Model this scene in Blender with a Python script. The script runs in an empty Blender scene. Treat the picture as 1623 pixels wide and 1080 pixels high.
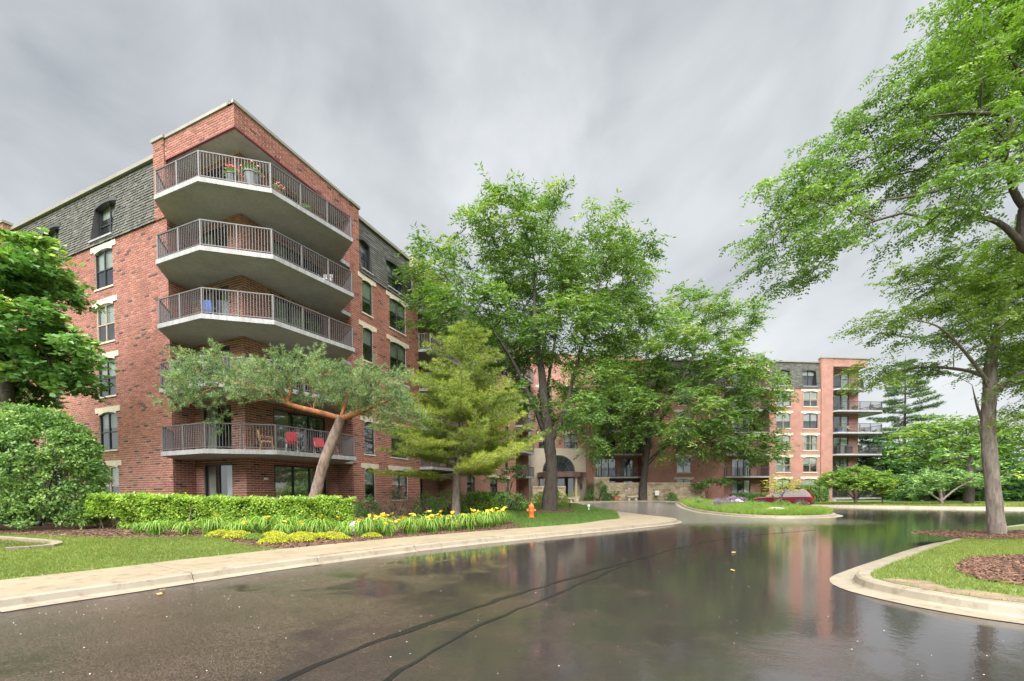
import bpy, math, random
import numpy as np
from mathutils import Matrix, Vector
from mathutils.geometry import delaunay_2d_cdt

sc = bpy.context.scene
col = sc.collection
random.seed(7)
rng = np.random.default_rng(11)

# ------------------------------------------------------------------ camera
EYE = Vector((0.0, 0.0, 1.55))
PITCH, ROLL = -0.022, 0.008
cam_data = bpy.data.cameras.new('camera')
cam_data.sensor_width = 36.0
cam_data.lens = 684.5 / 1623 * 36
cam_data.shift_y = (797.85 - 540) / 1623
cam_data.clip_start = 0.1
cam_data.clip_end = 3000
cam = bpy.data.objects.new('camera', cam_data)
col.objects.link(cam)
Fv = Vector((0, math.cos(PITCH), math.sin(PITCH)))
Uv = Vector((0, -math.sin(PITCH), math.cos(PITCH)))
Rv = Vector((1, 0, 0))
Rr = Rv * math.cos(ROLL) - Uv * math.sin(ROLL)
Ur = Rv * math.sin(ROLL) + Uv * math.cos(ROLL)
cam.matrix_world = Matrix(((Rr.x, Ur.x, -Fv.x, EYE.x), (Rr.y, Ur.y, -Fv.y, EYE.y),
                           (Rr.z, Ur.z, -Fv.z, EYE.z), (0, 0, 0, 1)))
sc.camera = cam

# ------------------------------------------------------------------ sky
SUN_EL, SUN_AZ = math.radians(60), math.radians(195)     # azimuth: clockwise from +Y
world = bpy.data.worlds.new('World')
sc.world = world
world.use_nodes = True
wn, wl = world.node_tree.nodes, world.node_tree.links
wn.clear()
w_out = wn.new('ShaderNodeOutputWorld')
bg = wn.new('ShaderNodeBackground')
bg.inputs['Strength'].default_value = 1.0
tc = wn.new('ShaderNodeTexCoord')
sep = wn.new('ShaderNodeSeparateXYZ')
wl.new(tc.outputs['Generated'], sep.inputs[0])
def wmath(op, a, b=None, c=None, clamp=False):
    n = wn.new('ShaderNodeMath'); n.operation = op; n.use_clamp = clamp
    for i, v in enumerate((a, b, c)):
        if v is None: continue
        if isinstance(v, (int, float)): n.inputs[i].default_value = v
        else: wl.new(v, n.inputs[i])
    return n.outputs[0]
zc = wmath('MAXIMUM', sep.outputs['Z'], 0.0)
zz = wmath('ADD', zc, 0.55)
cx = wmath('DIVIDE', sep.outputs['X'], zz)
cy = wmath('DIVIDE', sep.outputs['Y'], zz)
comb = wn.new('ShaderNodeCombineXYZ')
wl.new(wmath('MULTIPLY', cx, 1.0), comb.inputs[0])
wl.new(wmath('MULTIPLY', cy, 0.75), comb.inputs[1])
def cloud(scale, detail, dist, w):
    n = wn.new('ShaderNodeTexNoise'); n.noise_dimensions = '4D'
    n.inputs['Scale'].default_value = scale; n.inputs['Detail'].default_value = detail
    n.inputs['Roughness'].default_value = 0.52; n.inputs['Distortion'].default_value = dist
    n.inputs['W'].default_value = w
    wl.new(comb.outputs[0], n.inputs['Vector'])
    return n.outputs['Fac']
c1, c2 = cloud(1.05, 5, 0.6, 2.3), cloud(3.6, 8, 0.8, 7.0)
mixv = wmath('ADD', wmath('MULTIPLY', c1, 0.62), wmath('MULTIPLY', c2, 0.38))
ramp = wn.new('ShaderNodeValToRGB')
ramp.color_ramp.elements[0].position = 0.41; ramp.color_ramp.elements[0].color = (0.082, 0.091, 0.100, 1)
ramp.color_ramp.elements[1].position = 0.65; ramp.color_ramp.elements[1].color = (0.235, 0.242, 0.246, 1)
wl.new(mixv, ramp.inputs[0])
hz = wmath('POWER', wmath('SUBTRACT', 1.0, zc, clamp=True), 3.2)
hmix = wn.new('ShaderNodeMix'); hmix.data_type = 'RGBA'
wl.new(wmath('MULTIPLY', hz, 0.75), hmix.inputs['Factor'])
wl.new(ramp.outputs[0], hmix.inputs['A'])
hmix.inputs['B'].default_value = (0.262, 0.269, 0.270, 1)
sky = wn.new('ShaderNodeTexSky')
sky.sky_type = 'NISHITA'; sky.sun_disc = False
sky.sun_elevation = SUN_EL; sky.sun_rotation = SUN_AZ
sky.dust_density = 4.0
smix = wn.new('ShaderNodeMix'); smix.data_type = 'RGBA'; smix.blend_type = 'ADD'
smix.inputs['Factor'].default_value = 0.003
wl.new(hmix.outputs['Result'], smix.inputs['A'])
wl.new(sky.outputs[0], smix.inputs['B'])
wl.new(smix.outputs['Result'], bg.inputs['Color'])
wl.new(bg.outputs[0], w_out.inputs[0])

# ------------------------------------------------------------------ sun (veiled by cloud: wide and soft)
sd = bpy.data.lights.new('sun', 'SUN')
sd.energy = 4.1
sd.angle = math.radians(90)
sd.color = (1.0, 0.97, 0.92)
sun = bpy.data.objects.new('sun', sd)
col.objects.link(sun)
sdir = Vector((math.sin(SUN_AZ) * math.cos(SUN_EL), math.cos(SUN_AZ) * math.cos(SUN_EL), math.sin(SUN_EL)))
sun.rotation_euler = sdir.to_track_quat('Z', 'Y').to_euler()

# ------------------------------------------------------------------ exposure
sc.view_settings.view_transform = 'Standard'
sc.view_settings.look = 'None'
sc.view_settings.exposure = 1.92
sc.view_settings.gamma = 1.0
sc.view_settings.use_curve_mapping = False
sc.render.engine = 'CYCLES'
sc.cycles.max_bounces = 7
sc.cycles.transparent_max_bounces = 12
sc.cycles.diffuse_bounces = 3
sc.cycles.caustics_reflective = False
sc.cycles.caustics_refractive = False

# ================================================================== helpers
def link(o, parent=None):
    col.objects.link(o)
    if parent is not None: o.parent = parent
    return o

def tag(o, label=None, cat=None, group=None, kind=None):
    if label: o['label'] = label
    if cat: o['category'] = cat
    if group: o['group'] = group
    if kind: o['kind'] = kind
    return o

def thing(name, label, cat, loc=(0, 0, 0), group=None, rz=0.0):
    o = bpy.data.objects.new(name, None)
    o.empty_display_size = 0.2
    link(o)
    o.location = loc
    o.rotation_euler.z = rz
    return tag(o, label, cat, group)

def mesh_np(name, V, faces, mat, tone=None, uv=None, smooth=False):
    """faces: list of (n,k) integer arrays"""
    me = bpy.data.meshes.new(name)
    V = np.asarray(V, dtype=np.float32)
    if isinstance(faces, np.ndarray): faces = [faces]
    faces = [f for f in faces if len(f)]
    me.vertices.add(len(V)); me.vertices.foreach_set('co', V.ravel())
    nl = sum(f.size for f in faces); npol = sum(len(f) for f in faces)
    me.loops.add(nl); me.polygons.add(npol)
    me.loops.foreach_set('vertex_index', np.concatenate([f.ravel() for f in faces]).astype(np.int32))
    sizes = np.concatenate([np.full(len(f), f.shape[1]) for f in faces])
    me.polygons.foreach_set('loop_start', (np.cumsum(sizes) - sizes).astype(np.int32))
    me.polygons.foreach_set('use_smooth', np.full(npol, bool(smooth)))
    me.update(calc_edges=True)
    if tone is not None:
        a = me.attributes.new('tone', 'FLOAT', 'FACE')
        a.data.foreach_set('value', np.asarray(tone, dtype=np.float32))
    if uv is not None:
        l = me.uv_layers.new(name='UVMap')
        l.data.foreach_set('uv', np.asarray(uv, dtype=np.float32).ravel())
    if mat is not None: me.materials.append(mat)
    return me

class MB:
    """collects polygons; build() links them as ONE mesh object"""
    def __init__(self): self.v = []; self.f = []; self.uv = []; self.t = []; self.g = []; self.cur = 0
    def poly(self, pts, uv=None, tone=0.5):
        n = len(self.v); self.v.extend([tuple(p) for p in pts])
        self.f.append(tuple(range(n, n + len(pts))))
        self.uv.append(uv if uv else [(p[0], p[1]) for p in pts]); self.t.append(tone); self.g.append(self.cur)
    def box(self, o, ax, ay, az, tone=0.5):
        """o corner, three edge vectors"""
        o, ax, ay, az = (np.asarray(q, dtype=float) for q in (o, ax, ay, az))
        if np.dot(np.cross(ax, ay), az) < 0: ax, ay = ay, ax
        c = [o, o + ax, o + ax + ay, o + ay]; d = [p + az for p in c]
        la, lb, lc = (np.linalg.norm(q) for q in (ax, ay, az))
        self.poly([c[3], c[2], c[1], c[0]], [(0, lb), (la, lb), (la, 0), (0, 0)], tone)
        self.poly(d, [(0, 0), (la, 0), (la, lb), (0, lb)], tone)
        for i in range(4):
            j = (i + 1) % 4; w = la if i % 2 == 0 else lb
            self.poly([c[i], c[j], d[j], d[i]], [(0, 0), (w, 0), (w, lc), (0, lc)], tone)
    def cbox(self, c, sx, sy, sz, tone=0.5):
        self.box((c[0] - sx / 2, c[1] - sy / 2, c[2] - sz / 2), (sx, 0, 0), (0, sy, 0), (0, 0, sz), tone)
    def bar(self, p, q, w, h, up=(0, 0, 1), tone=0.5):
        p, q, up = (np.asarray(x, dtype=float) for x in (p, q, up))
        d = q - p; s = np.cross(d, up); s /= np.linalg.norm(s) + 1e-9
        u = np.cross(s, d); u /= np.linalg.norm(u) + 1e-9
        self.box(p - s * w / 2 - u * h / 2, s * w, u * h, d, tone)
    def prism(self, poly, z0, z1, tone=0.5):
        a = 0.5 * sum(poly[i][0] * poly[(i + 1) % len(poly)][1] - poly[(i + 1) % len(poly)][0] * poly[i][1] for i in range(len(poly)))
        if a < 0: poly = poly[::-1]
        self.poly([(x, y, z1) for x, y in poly], tone=tone)
        self.poly([(x, y, z0) for x, y in poly[::-1]], tone=tone)
        d = 0
        for i in range(len(poly)):
            p, q = poly[i], poly[(i + 1) % len(poly)]
            L = math.hypot(q[0] - p[0], q[1] - p[1])
            self.poly([(p[0], p[1], z0), (q[0], q[1], z0), (q[0], q[1], z1), (p[0], p[1], z1)],
                      [(d, z0), (d + L, z0), (d + L, z1), (d, z1)], tone); d += L
    def lathe(self, c, prof, n=12, tone=0.5):
        rings = [[(c[0] + r * math.cos(2 * math.pi * k / n), c[1] + r * math.sin(2 * math.pi * k / n), c[2] + z) for k in range(n)] for r, z in prof]
        for a, b in zip(rings, rings[1:]):
            for k in range(n):
                self.poly([a[k], a[(k + 1) % n], b[(k + 1) % n], b[k]], tone=tone)
        self.poly(rings[-1], tone=tone); self.poly(rings[0][::-1], tone=tone)
    def tube(self, pts, rad, n=8, tone=0.5, cap=True):
        pts = [np.asarray(p, dtype=float) for p in pts]; rings = []
        u = None
        for i, p in enumerate(pts):
            d = (pts[min(i + 1, len(pts) - 1)] - pts[max(i - 1, 0)]); d /= np.linalg.norm(d) + 1e-9
            if u is None:
                u = np.cross(d, (0, 0, 1) if abs(d[2]) < 0.9 else (1, 0, 0))
            u = u - d * np.dot(u, d); u /= np.linalg.norm(u) + 1e-9
            w = np.cross(d, u); r = rad[i] if hasattr(rad, '__len__') else rad
            rings.append([p + r * (math.cos(2 * math.pi * k / n) * u + math.sin(2 * math.pi * k / n) * w) for k in range(n)])
        for a, b in zip(rings, rings[1:]):
            for k in range(n):
                self.poly([a[k], a[(k + 1) % n], b[(k + 1) % n], b[k]], tone=tone)
        if cap: self.poly(rings[-1], tone=tone); self.poly(rings[0][::-1], tone=tone)
    def mesh(self, name, mat, org=(0, 0, 0), smooth=False, weld=False):
        V = np.array(self.v, dtype=np.float64) - np.asarray(org)
        by = {}; order = []
        sizes = [len(f) for f in self.f]
        me = bpy.data.meshes.new(name)
        me.vertices.add(len(V)); me.vertices.foreach_set('co', V.astype(np.float32).ravel())
        loops = np.concatenate([np.array(f) for f in self.f]).astype(np.int32)
        me.loops.add(len(loops)); me.loops.foreach_set('vertex_index', loops)
        sz = np.array(sizes); me.polygons.add(len(sz))
        me.polygons.foreach_set('loop_start', (np.cumsum(sz) - sz).astype(np.int32))
        me.polygons.foreach_set('use_smooth', np.full(len(sz), bool(smooth)))
        me.update(calc_edges=True)
        a = me.attributes.new('tone', 'FLOAT', 'FACE'); a.data.foreach_set('value', np.array(self.t, dtype=np.float32))
        uv = np.array([c for u in self.uv for c in u], dtype=np.float32)
        l = me.uv_layers.new(name='UVMap'); l.data.foreach_set('uv', uv.ravel())
        if weld:
            import bmesh
            bm = bmesh.new(); bm.from_mesh(me); bmesh.ops.remove_doubles(bm, verts=bm.verts, dist=1e-4); bm.to_mesh(me); bm.free()
        if mat is not None: me.materials.append(mat)
        return me
    def build(self, name, mat, parent=None, org=(0, 0, 0), smooth=False, weld=False):
        return link(bpy.data.objects.new(name, self.mesh(name, mat, org, smooth, weld)), parent)

def build_each(mb, name, mat, parent, org):
    """one object for every wall collected in mb"""
    for k in sorted(set(mb.g)):
        q = MB()
        for f, u, t, g_ in zip(mb.f, mb.uv, mb.t, mb.g):
            if g_ == k: q.poly([mb.v[i] for i in f], u, t)
        q.build(name, mat, parent, org)

def copy_tree(o, parent=None):
    c = o.copy(); link(c); c.parent = parent
    for ch in o.children: copy_tree(ch, c)
    return c

def obj_np(name, V, F, mat, parent=None, tone=None, uv=None, smooth=False):
    return link(bpy.data.objects.new(name, mesh_np(name, V, F, mat, tone, uv, smooth)), parent)

# ------------------------------------------------------------------ materials
def new_mat(name):
    m = bpy.data.materials.new(name); m.use_nodes = True
    nt = m.node_tree; b = nt.nodes['Principled BSDF']
    return m, nt, b

def N(nt, t, **kw):
    n = nt.nodes.new('ShaderNode' + t)
    for k, v in kw.items():
        if k in n.inputs: n.inputs[k].default_value = v
        else: setattr(n, k, v)
    return n

def rampn(nt, fac, stops):
    r = nt.nodes.new('ShaderNodeValToRGB')
    e = r.color_ramp.elements
    while len(e) > 1: e.remove(e[-1])
    e[0].position = stops[0][0]; e[0].color = (*stops[0][1], 1)
    for p, c in stops[1:]:
        x = e.new(p); x.color = (*c, 1)
    nt.links.new(fac, r.inputs[0])
    return r.outputs[0]

def mixc(nt, fac, a, b, blend='MIX'):
    m = nt.nodes.new('ShaderNodeMix'); m.data_type = 'RGBA'; m.blend_type = blend
    for s, v in (('Factor', fac), ('A', a), ('B', b)):
        if isinstance(v, (int, float)): m.inputs[s].default_value = v
        elif isinstance(v, tuple): m.inputs[s].default_value = (*v, 1)
        else: nt.links.new(v, m.inputs[s])
    return m.outputs['Result']

def noise(nt, scale, detail=4, vec=None, rough=0.55, dist=0.0):
    n = N(nt, 'TexNoise', Scale=scale, Detail=detail, Roughness=rough, Distortion=dist)
    if vec is not None: nt.links.new(vec, n.inputs['Vector'])
    return n.outputs['Fac']

def coords(nt, which='Object'):
    return nt.nodes.new('ShaderNodeTexCoord').outputs[which]

def bump(nt, b, h, strength=0.3, dist=0.02):
    n = N(nt, 'Bump', Strength=strength, Distance=dist)
    nt.links.new(h, n.inputs['Height']); nt.links.new(n.outputs[0], b.inputs['Normal'])

def simple(name, c, rough=0.6, var=0.15, scale=6.0, metal=0.0, bmp=0.0, bscale=60.0, spec=0.5):
    m, nt, b = new_mat(name)
    co = coords(nt)
    f = noise(nt, scale, 5, co)
    d = tuple(x * (1 - var) for x in c); l = tuple(min(1, x * (1 + var)) for x in c)
    nt.links.new(rampn(nt, f, [(0.3, d), (0.7, l)]), b.inputs['Base Color'])
    b.inputs['Roughness'].default_value = rough; b.inputs['Metallic'].default_value = metal
    b.inputs['Specular IOR Level'].default_value = spec
    if bmp: bump(nt, b, noise(nt, bscale, 4, co), bmp, 0.01)
    return m

def tonemat(name, stops, rough=0.7, nscale=14.0, namp=0.25, bmp=0.15, bscale=70.0, spec=0.4):
    """colour of each piece from its 'tone' attribute, with grain on top"""
    m, nt, b = new_mat(name)
    at = N(nt, 'Attribute', attribute_name='tone')
    c = rampn(nt, at.outputs['Fac'], stops)
    co = coords(nt)
    g = rampn(nt, noise(nt, nscale, 5, co), [(0.25, (1 - namp,) * 3), (0.75, (1 + namp,) * 3)])
    mp = N(nt, 'Mapping'); mp.inputs['Scale'].default_value = (1.6, 1.6, 0.35); nt.links.new(co, mp.inputs[0])
    lo = rampn(nt, noise(nt, 0.9, 5, mp.outputs[0], 0.6), [(0.3, (0.80, 0.79, 0.78)), (0.55, (1.0, 1.0, 1.0)), (0.75, (1.10, 1.10, 1.10))])
    nt.links.new(mixc(nt, 1.0, mixc(nt, 1.0, c, g, 'MULTIPLY'), lo, 'MULTIPLY'), b.inputs['Base Color'])
    b.inputs['Roughness'].default_value = rough
    b.inputs['Specular IOR Level'].default_value = spec
    if bmp: bump(nt, b, noise(nt, bscale, 4, co), bmp, 0.008)
    return m

def streaked(name, c, rough, dark=0.62):
    """painted concrete with rain streaks and stains"""
    m, nt, b = new_mat(name); co = coords(nt)
    mp = N(nt, 'Mapping'); mp.inputs['Scale'].default_value = (7, 7, 0.5); nt.links.new(co, mp.inputs[0])
    st = rampn(nt, noise(nt, 1.0, 6, mp.outputs[0], 0.65), [(0.40, (dark, dark * .97, dark * .92)), (0.58, (1, 1, 1))])
    bl = rampn(nt, noise(nt, 0.8, 6, co, 0.6), [(0.3, tuple(x * .82 for x in c)), (0.7, tuple(x * 1.1 for x in c))])
    nt.links.new(mixc(nt, 1.0, bl, st, 'MULTIPLY'), b.inputs['Base Color'])
    b.inputs['Roughness'].default_value = rough
    bump(nt, b, noise(nt, 40, 4, co), 0.12, 0.01)
    return m

def leafmat(name, stops, trans=0.32, rough=0.42, tcol=(1.15, 1.35, 0.55)):
    m, nt, b = new_mat(name)
    at = N(nt, 'Attribute', attribute_name='tone')
    c = rampn(nt, at.outputs['Fac'], stops)
    nt.links.new(c, b.inputs['Base Color'])
    b.inputs['Roughness'].default_value = rough
    b.inputs['Specular IOR Level'].default_value = 0.35
    tr = N(nt, 'BsdfTranslucent')
    nt.links.new(mixc(nt, 1.0, c, tcol, 'MULTIPLY'), tr.inputs['Color'])
    mx = N(nt, 'MixShader', Fac=trans)
    nt.links.new(b.outputs[0], mx.inputs[1]); nt.links.new(tr.outputs[0], mx.inputs[2])
    nt.links.new(mx.outputs[0], nt.nodes['Material Output'].inputs[0])
    return m

BRICK_STOPS = [(0.0, (0.055, 0.034, 0.034)), (0.05, (0.085, 0.045, 0.04)), (0.09, (0.20, 0.075, 0.056)), (0.5, (0.285, 0.108, 0.080)), (0.85, (0.345, 0.140, 0.104)), (1.0, (0.40, 0.18, 0.14))]
M = {}
M['brick'] = tonemat('brick', BRICK_STOPS, 0.75, 9, 0.18, 0.25, 120)
M['mortar'] = simple('mortar', (0.56, 0.49, 0.43), 0.9, 0.15, 3.0, bmp=0.2)
def brick_wall_mat(name):
    m, nt, b = new_mat(name)
    uv = coords(nt, 'UV')
    t = N(nt, 'TexBrick', Scale=1.0); t.offset = 0.5
    t.inputs['Brick Width'].default_value = 0.345; t.inputs['Row Height'].default_value = 0.11
    t.inputs['Mortar Size'].default_value = 0.009; t.inputs['Mortar Smooth'].default_value = 0.1
    t.inputs['Bias'].default_value = 0.0
    t.inputs['Color1'].default_value = (0.225, 0.080, 0.058, 1); t.inputs['Color2'].default_value = (0.31, 0.118, 0.084, 1)
    t.inputs['Mortar'].default_value = (0.46, 0.39, 0.33, 1)
    nt.links.new(uv, t.inputs['Vector'])
    g = rampn(nt, noise(nt, 0.9, 6, uv), [(0.3, (0.82, 0.82, 0.82)), (0.7, (1.12, 1.12, 1.12))])
    nt.links.new(mixc(nt, 1.0, t.outputs['Color'], g, 'MULTIPLY'), b.inputs['Base Color'])
    b.inputs['Roughness'].default_value = 0.8
    bump(nt, b, t.outputs['Fac'], -0.4, 0.01)
    return m
M['brickwall'] = brick_wall_mat('brick_wall')
M['limestone'] = simple('limestone', (0.50, 0.45, 0.355), 0.8, 0.12, 5.0, bmp=0.15)
M['concrete'] = simple('slab_concrete', (0.40, 0.40, 0.40), 0.75, 0.10, 2.5, bmp=0.12)
M['slabedge'] = streaked('painted_slab', (0.33, 0.335, 0.35), 0.55, 0.80)
M['soffit'] = streaked('soffit', (0.33, 0.32, 0.295), 0.8, 0.9)
M['rail'] = simple('railing_paint', (0.10, 0.092, 0.096), 0.42, 0.12, 8.0)
M['raildark'] = simple('railing_dark', (0.05, 0.05, 0.055), 0.45, 0.12, 8.0)
M['frame'] = simple('dark_frame', (0.028, 0.03, 0.034), 0.4, 0.15, 6.0)
M['tan'] = simple('tan_frame', (0.34, 0.28, 0.20), 0.5, 0.1, 6.0)
M['coping'] = simple('coping_metal', (0.22, 0.21, 0.18), 0.45, 0.1, 1.5)
M['dormer'] = simple('dormer_trim', (0.045, 0.045, 0.05), 0.5, 0.15, 3.0)
M['stucco'] = simple('stucco', (0.42, 0.36, 0.285), 0.85, 0.07, 1.2, bmp=0.1)
M['curtain'] = simple('curtain', (0.62, 0.63, 0.60), 0.9, 0.12, 2.0)
M['blind'] = simple('blind', (0.70, 0.70, 0.66), 0.85, 0.06, 2.0)
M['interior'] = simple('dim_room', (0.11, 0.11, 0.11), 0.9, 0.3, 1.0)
M['shingle'] = tonemat('shingle', [(0, (0.04, 0.041, 0.037)), (0.5, (0.088, 0.088, 0.079)), (1, (0.15, 0.15, 0.135))], 0.9, 30, 0.25, 0.3, 200)
M['redtrim'] = simple('dark_red_trim', (0.16, 0.03, 0.03), 0.6, 0.1, 3.0)
def glass_mat():
    m = bpy.data.materials.new('window_glass'); m.use_nodes = True
    nt = m.node_tree; nt.nodes.clear()
    out = N(nt, 'OutputMaterial')
    tr = N(nt, 'BsdfTransparent'); tr.inputs[0].default_value = (0.74, 0.80, 0.78, 1)
    gl = N(nt, 'BsdfGlossy', Roughness=0.015); gl.inputs[0].default_value = (0.92, 0.95, 0.96, 1)
    lw = N(nt, 'LayerWeight', Blend=0.22)
    mr = N(nt, 'MapRange'); mr.inputs['To Min'].default_value = 0.22; mr.inputs['To Max'].default_value = 0.85
    nt.links.new(lw.outputs['Fresnel'], mr.inputs['Value'])
    mx = N(nt, 'MixShader')
    nt.links.new(mr.outputs[0], mx.inputs[0]); nt.links.new(tr.outputs[0], mx.inputs[1]); nt.links.new(gl.outputs[0], mx.inputs[2])
    w = noise(nt, 1.3, 2, coords(nt))
    b = N(nt, 'Bump', Strength=0.05, Distance=0.05); nt.links.new(w, b.inputs['Height']); nt.links.new(b.outputs[0], gl.inputs['Normal'])
    nt.links.new(mx.outputs[0], out.inputs[0])
    return m
M['glass'] = glass_mat()

# ================================================================== geometry of the place
C0 = np.array([-11.516, 18.445]); TH = 0.394
DR = np.array([math.sin(TH), math.cos(TH)]); DL = np.array([-math.cos(TH), math.sin(TH)])
def lc(a, b): return C0 + a * DL + b * DR                # near wing: a along the left facade, b along the right one
O2 = np.array([32.78, 54.19]); E2 = np.array([0.99559, 0.09381]); N2 = np.array([0.09381, -0.99559])
def fc(s, o=0.0): return O2 + s * E2 + o * N2             # far wing: s along the facade, o outwards

def catmull(P, step=0.5):
    P = np.array(P, dtype=float); out = []
    Q = np.vstack([2 * P[0] - P[1], P, 2 * P[-1] - P[-2]])
    for i in range(1, len(Q) - 2):
        n = max(2, int(np.linalg.norm(Q[i + 1] - Q[i]) / step))
        for t in np.arange(n) / n:
            a, b, c, d = Q[i - 1], Q[i], Q[i + 1], Q[i + 2]
            out.append(0.5 * (2 * b + (c - a) * t + (2 * a - 5 * b + 4 * c - d) * t * t + (3 * b - a - 3 * c + d) * t ** 3))
    out.append(P[-1]); return np.array(out)

def offset(P, d):
    T = np.gradient(P, axis=0); T /= np.linalg.norm(T, axis=1)[:, None]
    Nn = np.stack([-T[:, 1], T[:, 0]], 1)                 # left of travel
    d = np.asarray(d)
    return P + Nn * (d[:, None] if d.ndim else d)

def sm(t): t = np.clip(t, 0, 1); return t * t * (3 - 2 * t)
def road_z(x, y):
    x = np.asarray(x, dtype=float); y = np.asarray(y, dtype=float)
    return 0.5 * sm((y - 24) / 26) * (1 - sm((x - 16) / 9))

KERB = catmull([(-10.6, -6), (-9.1, 0), (-7.75, 4), (-6.89, 5.78), (-6.11, 6.95), (-5.05, 8.6), (-3.37, 10.75), (-1.55, 12.7), (1.07, 15.0),
                (4.7, 18.0), (7.4, 20.4), (8.75, 22.2), (9.1, 24.2), (8.5, 27.5), (7.6, 31.5), (7.0, 36), (6.9, 40.5), (7.6, 44.5), (9.6, 47.3), (13, 48.7), (18, 49.2), (24, 49.0), (28.5, 47.0), (31.0, 43.0), (34.2, 38.2), (38.8, 33.5), (46, 28.5), (58, 23), (75, 18)], 0.4)
KL = np.concatenate([[0], np.cumsum(np.linalg.norm(np.diff(KERB, axis=0), axis=1))])
def kerb_at(x, y): return int(np.argmin((KERB[:, 0] - x) ** 2 + (KERB[:, 1] - y) ** 2))
K_NOSE = kerb_at(8.75, 22.2); K_LOOP = kerb_at(6.9, 40.5); K_END = kerb_at(31, 43)
def walk_width():
    w = np.full(len(KERB), 2.25)
    i = np.arange(len(KERB))
    w += 0.9 * sm((i - (K_NOSE - 16)) / 10.0)
    w -= 1.6 * sm((i - (K_NOSE + 5)) / 12.0)
    w += 0.6 * sm((i - (K_LOOP + 8)) / 12.0)
    return w
WALK_IN = offset(KERB, walk_width())
def seg_dist(P, poly):
    P = np.atleast_2d(P); best = np.full(len(P), 1e9)
    for a, b in zip(poly[:-1], poly[1:]):
        ab = b - a; t = np.clip(((P - a) @ ab) / (ab @ ab + 1e-9), 0, 1)
        best = np.minimum(best, np.linalg.norm(P - (a + t[:, None] * ab), axis=1))
    return best
_edge = WALK_IN[:K_NOSE + 1:3]
def lawn_z(x, y):
    P = np.stack([np.atleast_1d(x).astype(float), np.atleast_1d(y).astype(float)], 1)
    d = seg_dist(P, _edge)
    z = 0.155 + np.minimum(0.042 * d, 0.5) + 0.015 * np.sin(P[:, 0] * 1.7) * np.sin(P[:, 1] * 1.3) * np.minimum(1, d)
    return z
def gz(x, y): return float(lawn_z(x, y)[0])

def in_poly(P, poly):
    x, y = P[:, 0], P[:, 1]; ins = np.zeros(len(P), bool)
    n = len(poly)
    for i in range(n):
        x0, y0 = poly[i]; x1, y1 = poly[(i + 1) % n]
        c = ((y0 > y) != (y1 > y)) & (x < (x1 - x0) * (y - y0) / (y1 - y0 + 1e-12) + x0)
        ins ^= c
    return ins

def region(name, poly, zf, spacing, mat, parent=None):
    poly = [tuple(map(float, p)) for p in poly]
    pa = np.array(poly)
    dense = []
    for i in range(len(poly)):
        p, q = pa[i], pa[(i + 1) % len(poly)]
        n = max(1, int(np.linalg.norm(q - p) / (spacing * 1.3)))
        for t in range(n): dense.append(p + (q - p) * t / n)
    dense = np.array(dense)
    lo, hi = pa.min(0), pa.max(0)
    gx, gy = np.meshgrid(np.arange(lo[0], hi[0], spacing), np.arange(lo[1], hi[1], spacing))
    G = np.stack([gx.ravel(), gy.ravel()], 1) + rng.uniform(-.15, .15, (gx.size, 2)) * spacing
    G = G[in_poly(G, poly)]
    if len(G): G = G[seg_dist(G, np.vstack([dense, dense[:1]])) > spacing * 0.45]
    allv = [Vector(p) for p in dense] + [Vector(p) for p in G]
    nd = len(dense)
    v, e, f, *_ = delaunay_2d_cdt(allv, [(i, (i + 1) % nd) for i in range(nd)], [list(range(nd))], 1, 1e-5)
    V2 = np.array([(p.x, p.y) for p in v])
    Z = zf(V2[:, 0], V2[:, 1])
    F = np.array([list(t) for t in f if len(t) == 3], dtype=np.int32)
    a, b, c = V2[F[:, 0]], V2[F[:, 1]], V2[F[:, 2]]
    flip = ((b - a)[:, 0] * (c - a)[:, 1] - (b - a)[:, 1] * (c - a)[:, 0]) < 0
    F[flip] = F[flip][:, ::-1]
    return obj_np(name, np.column_stack([V2, Z]), F, mat, parent, smooth=True)

def scatter(poly, density):
    pa = np.array(poly, dtype=float); lo, hi = pa.min(0), pa.max(0)
    n = int((hi - lo).prod() * density)
    P = rng.uniform(lo, hi, (n, 2))
    return P[in_poly(P, poly)]

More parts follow.
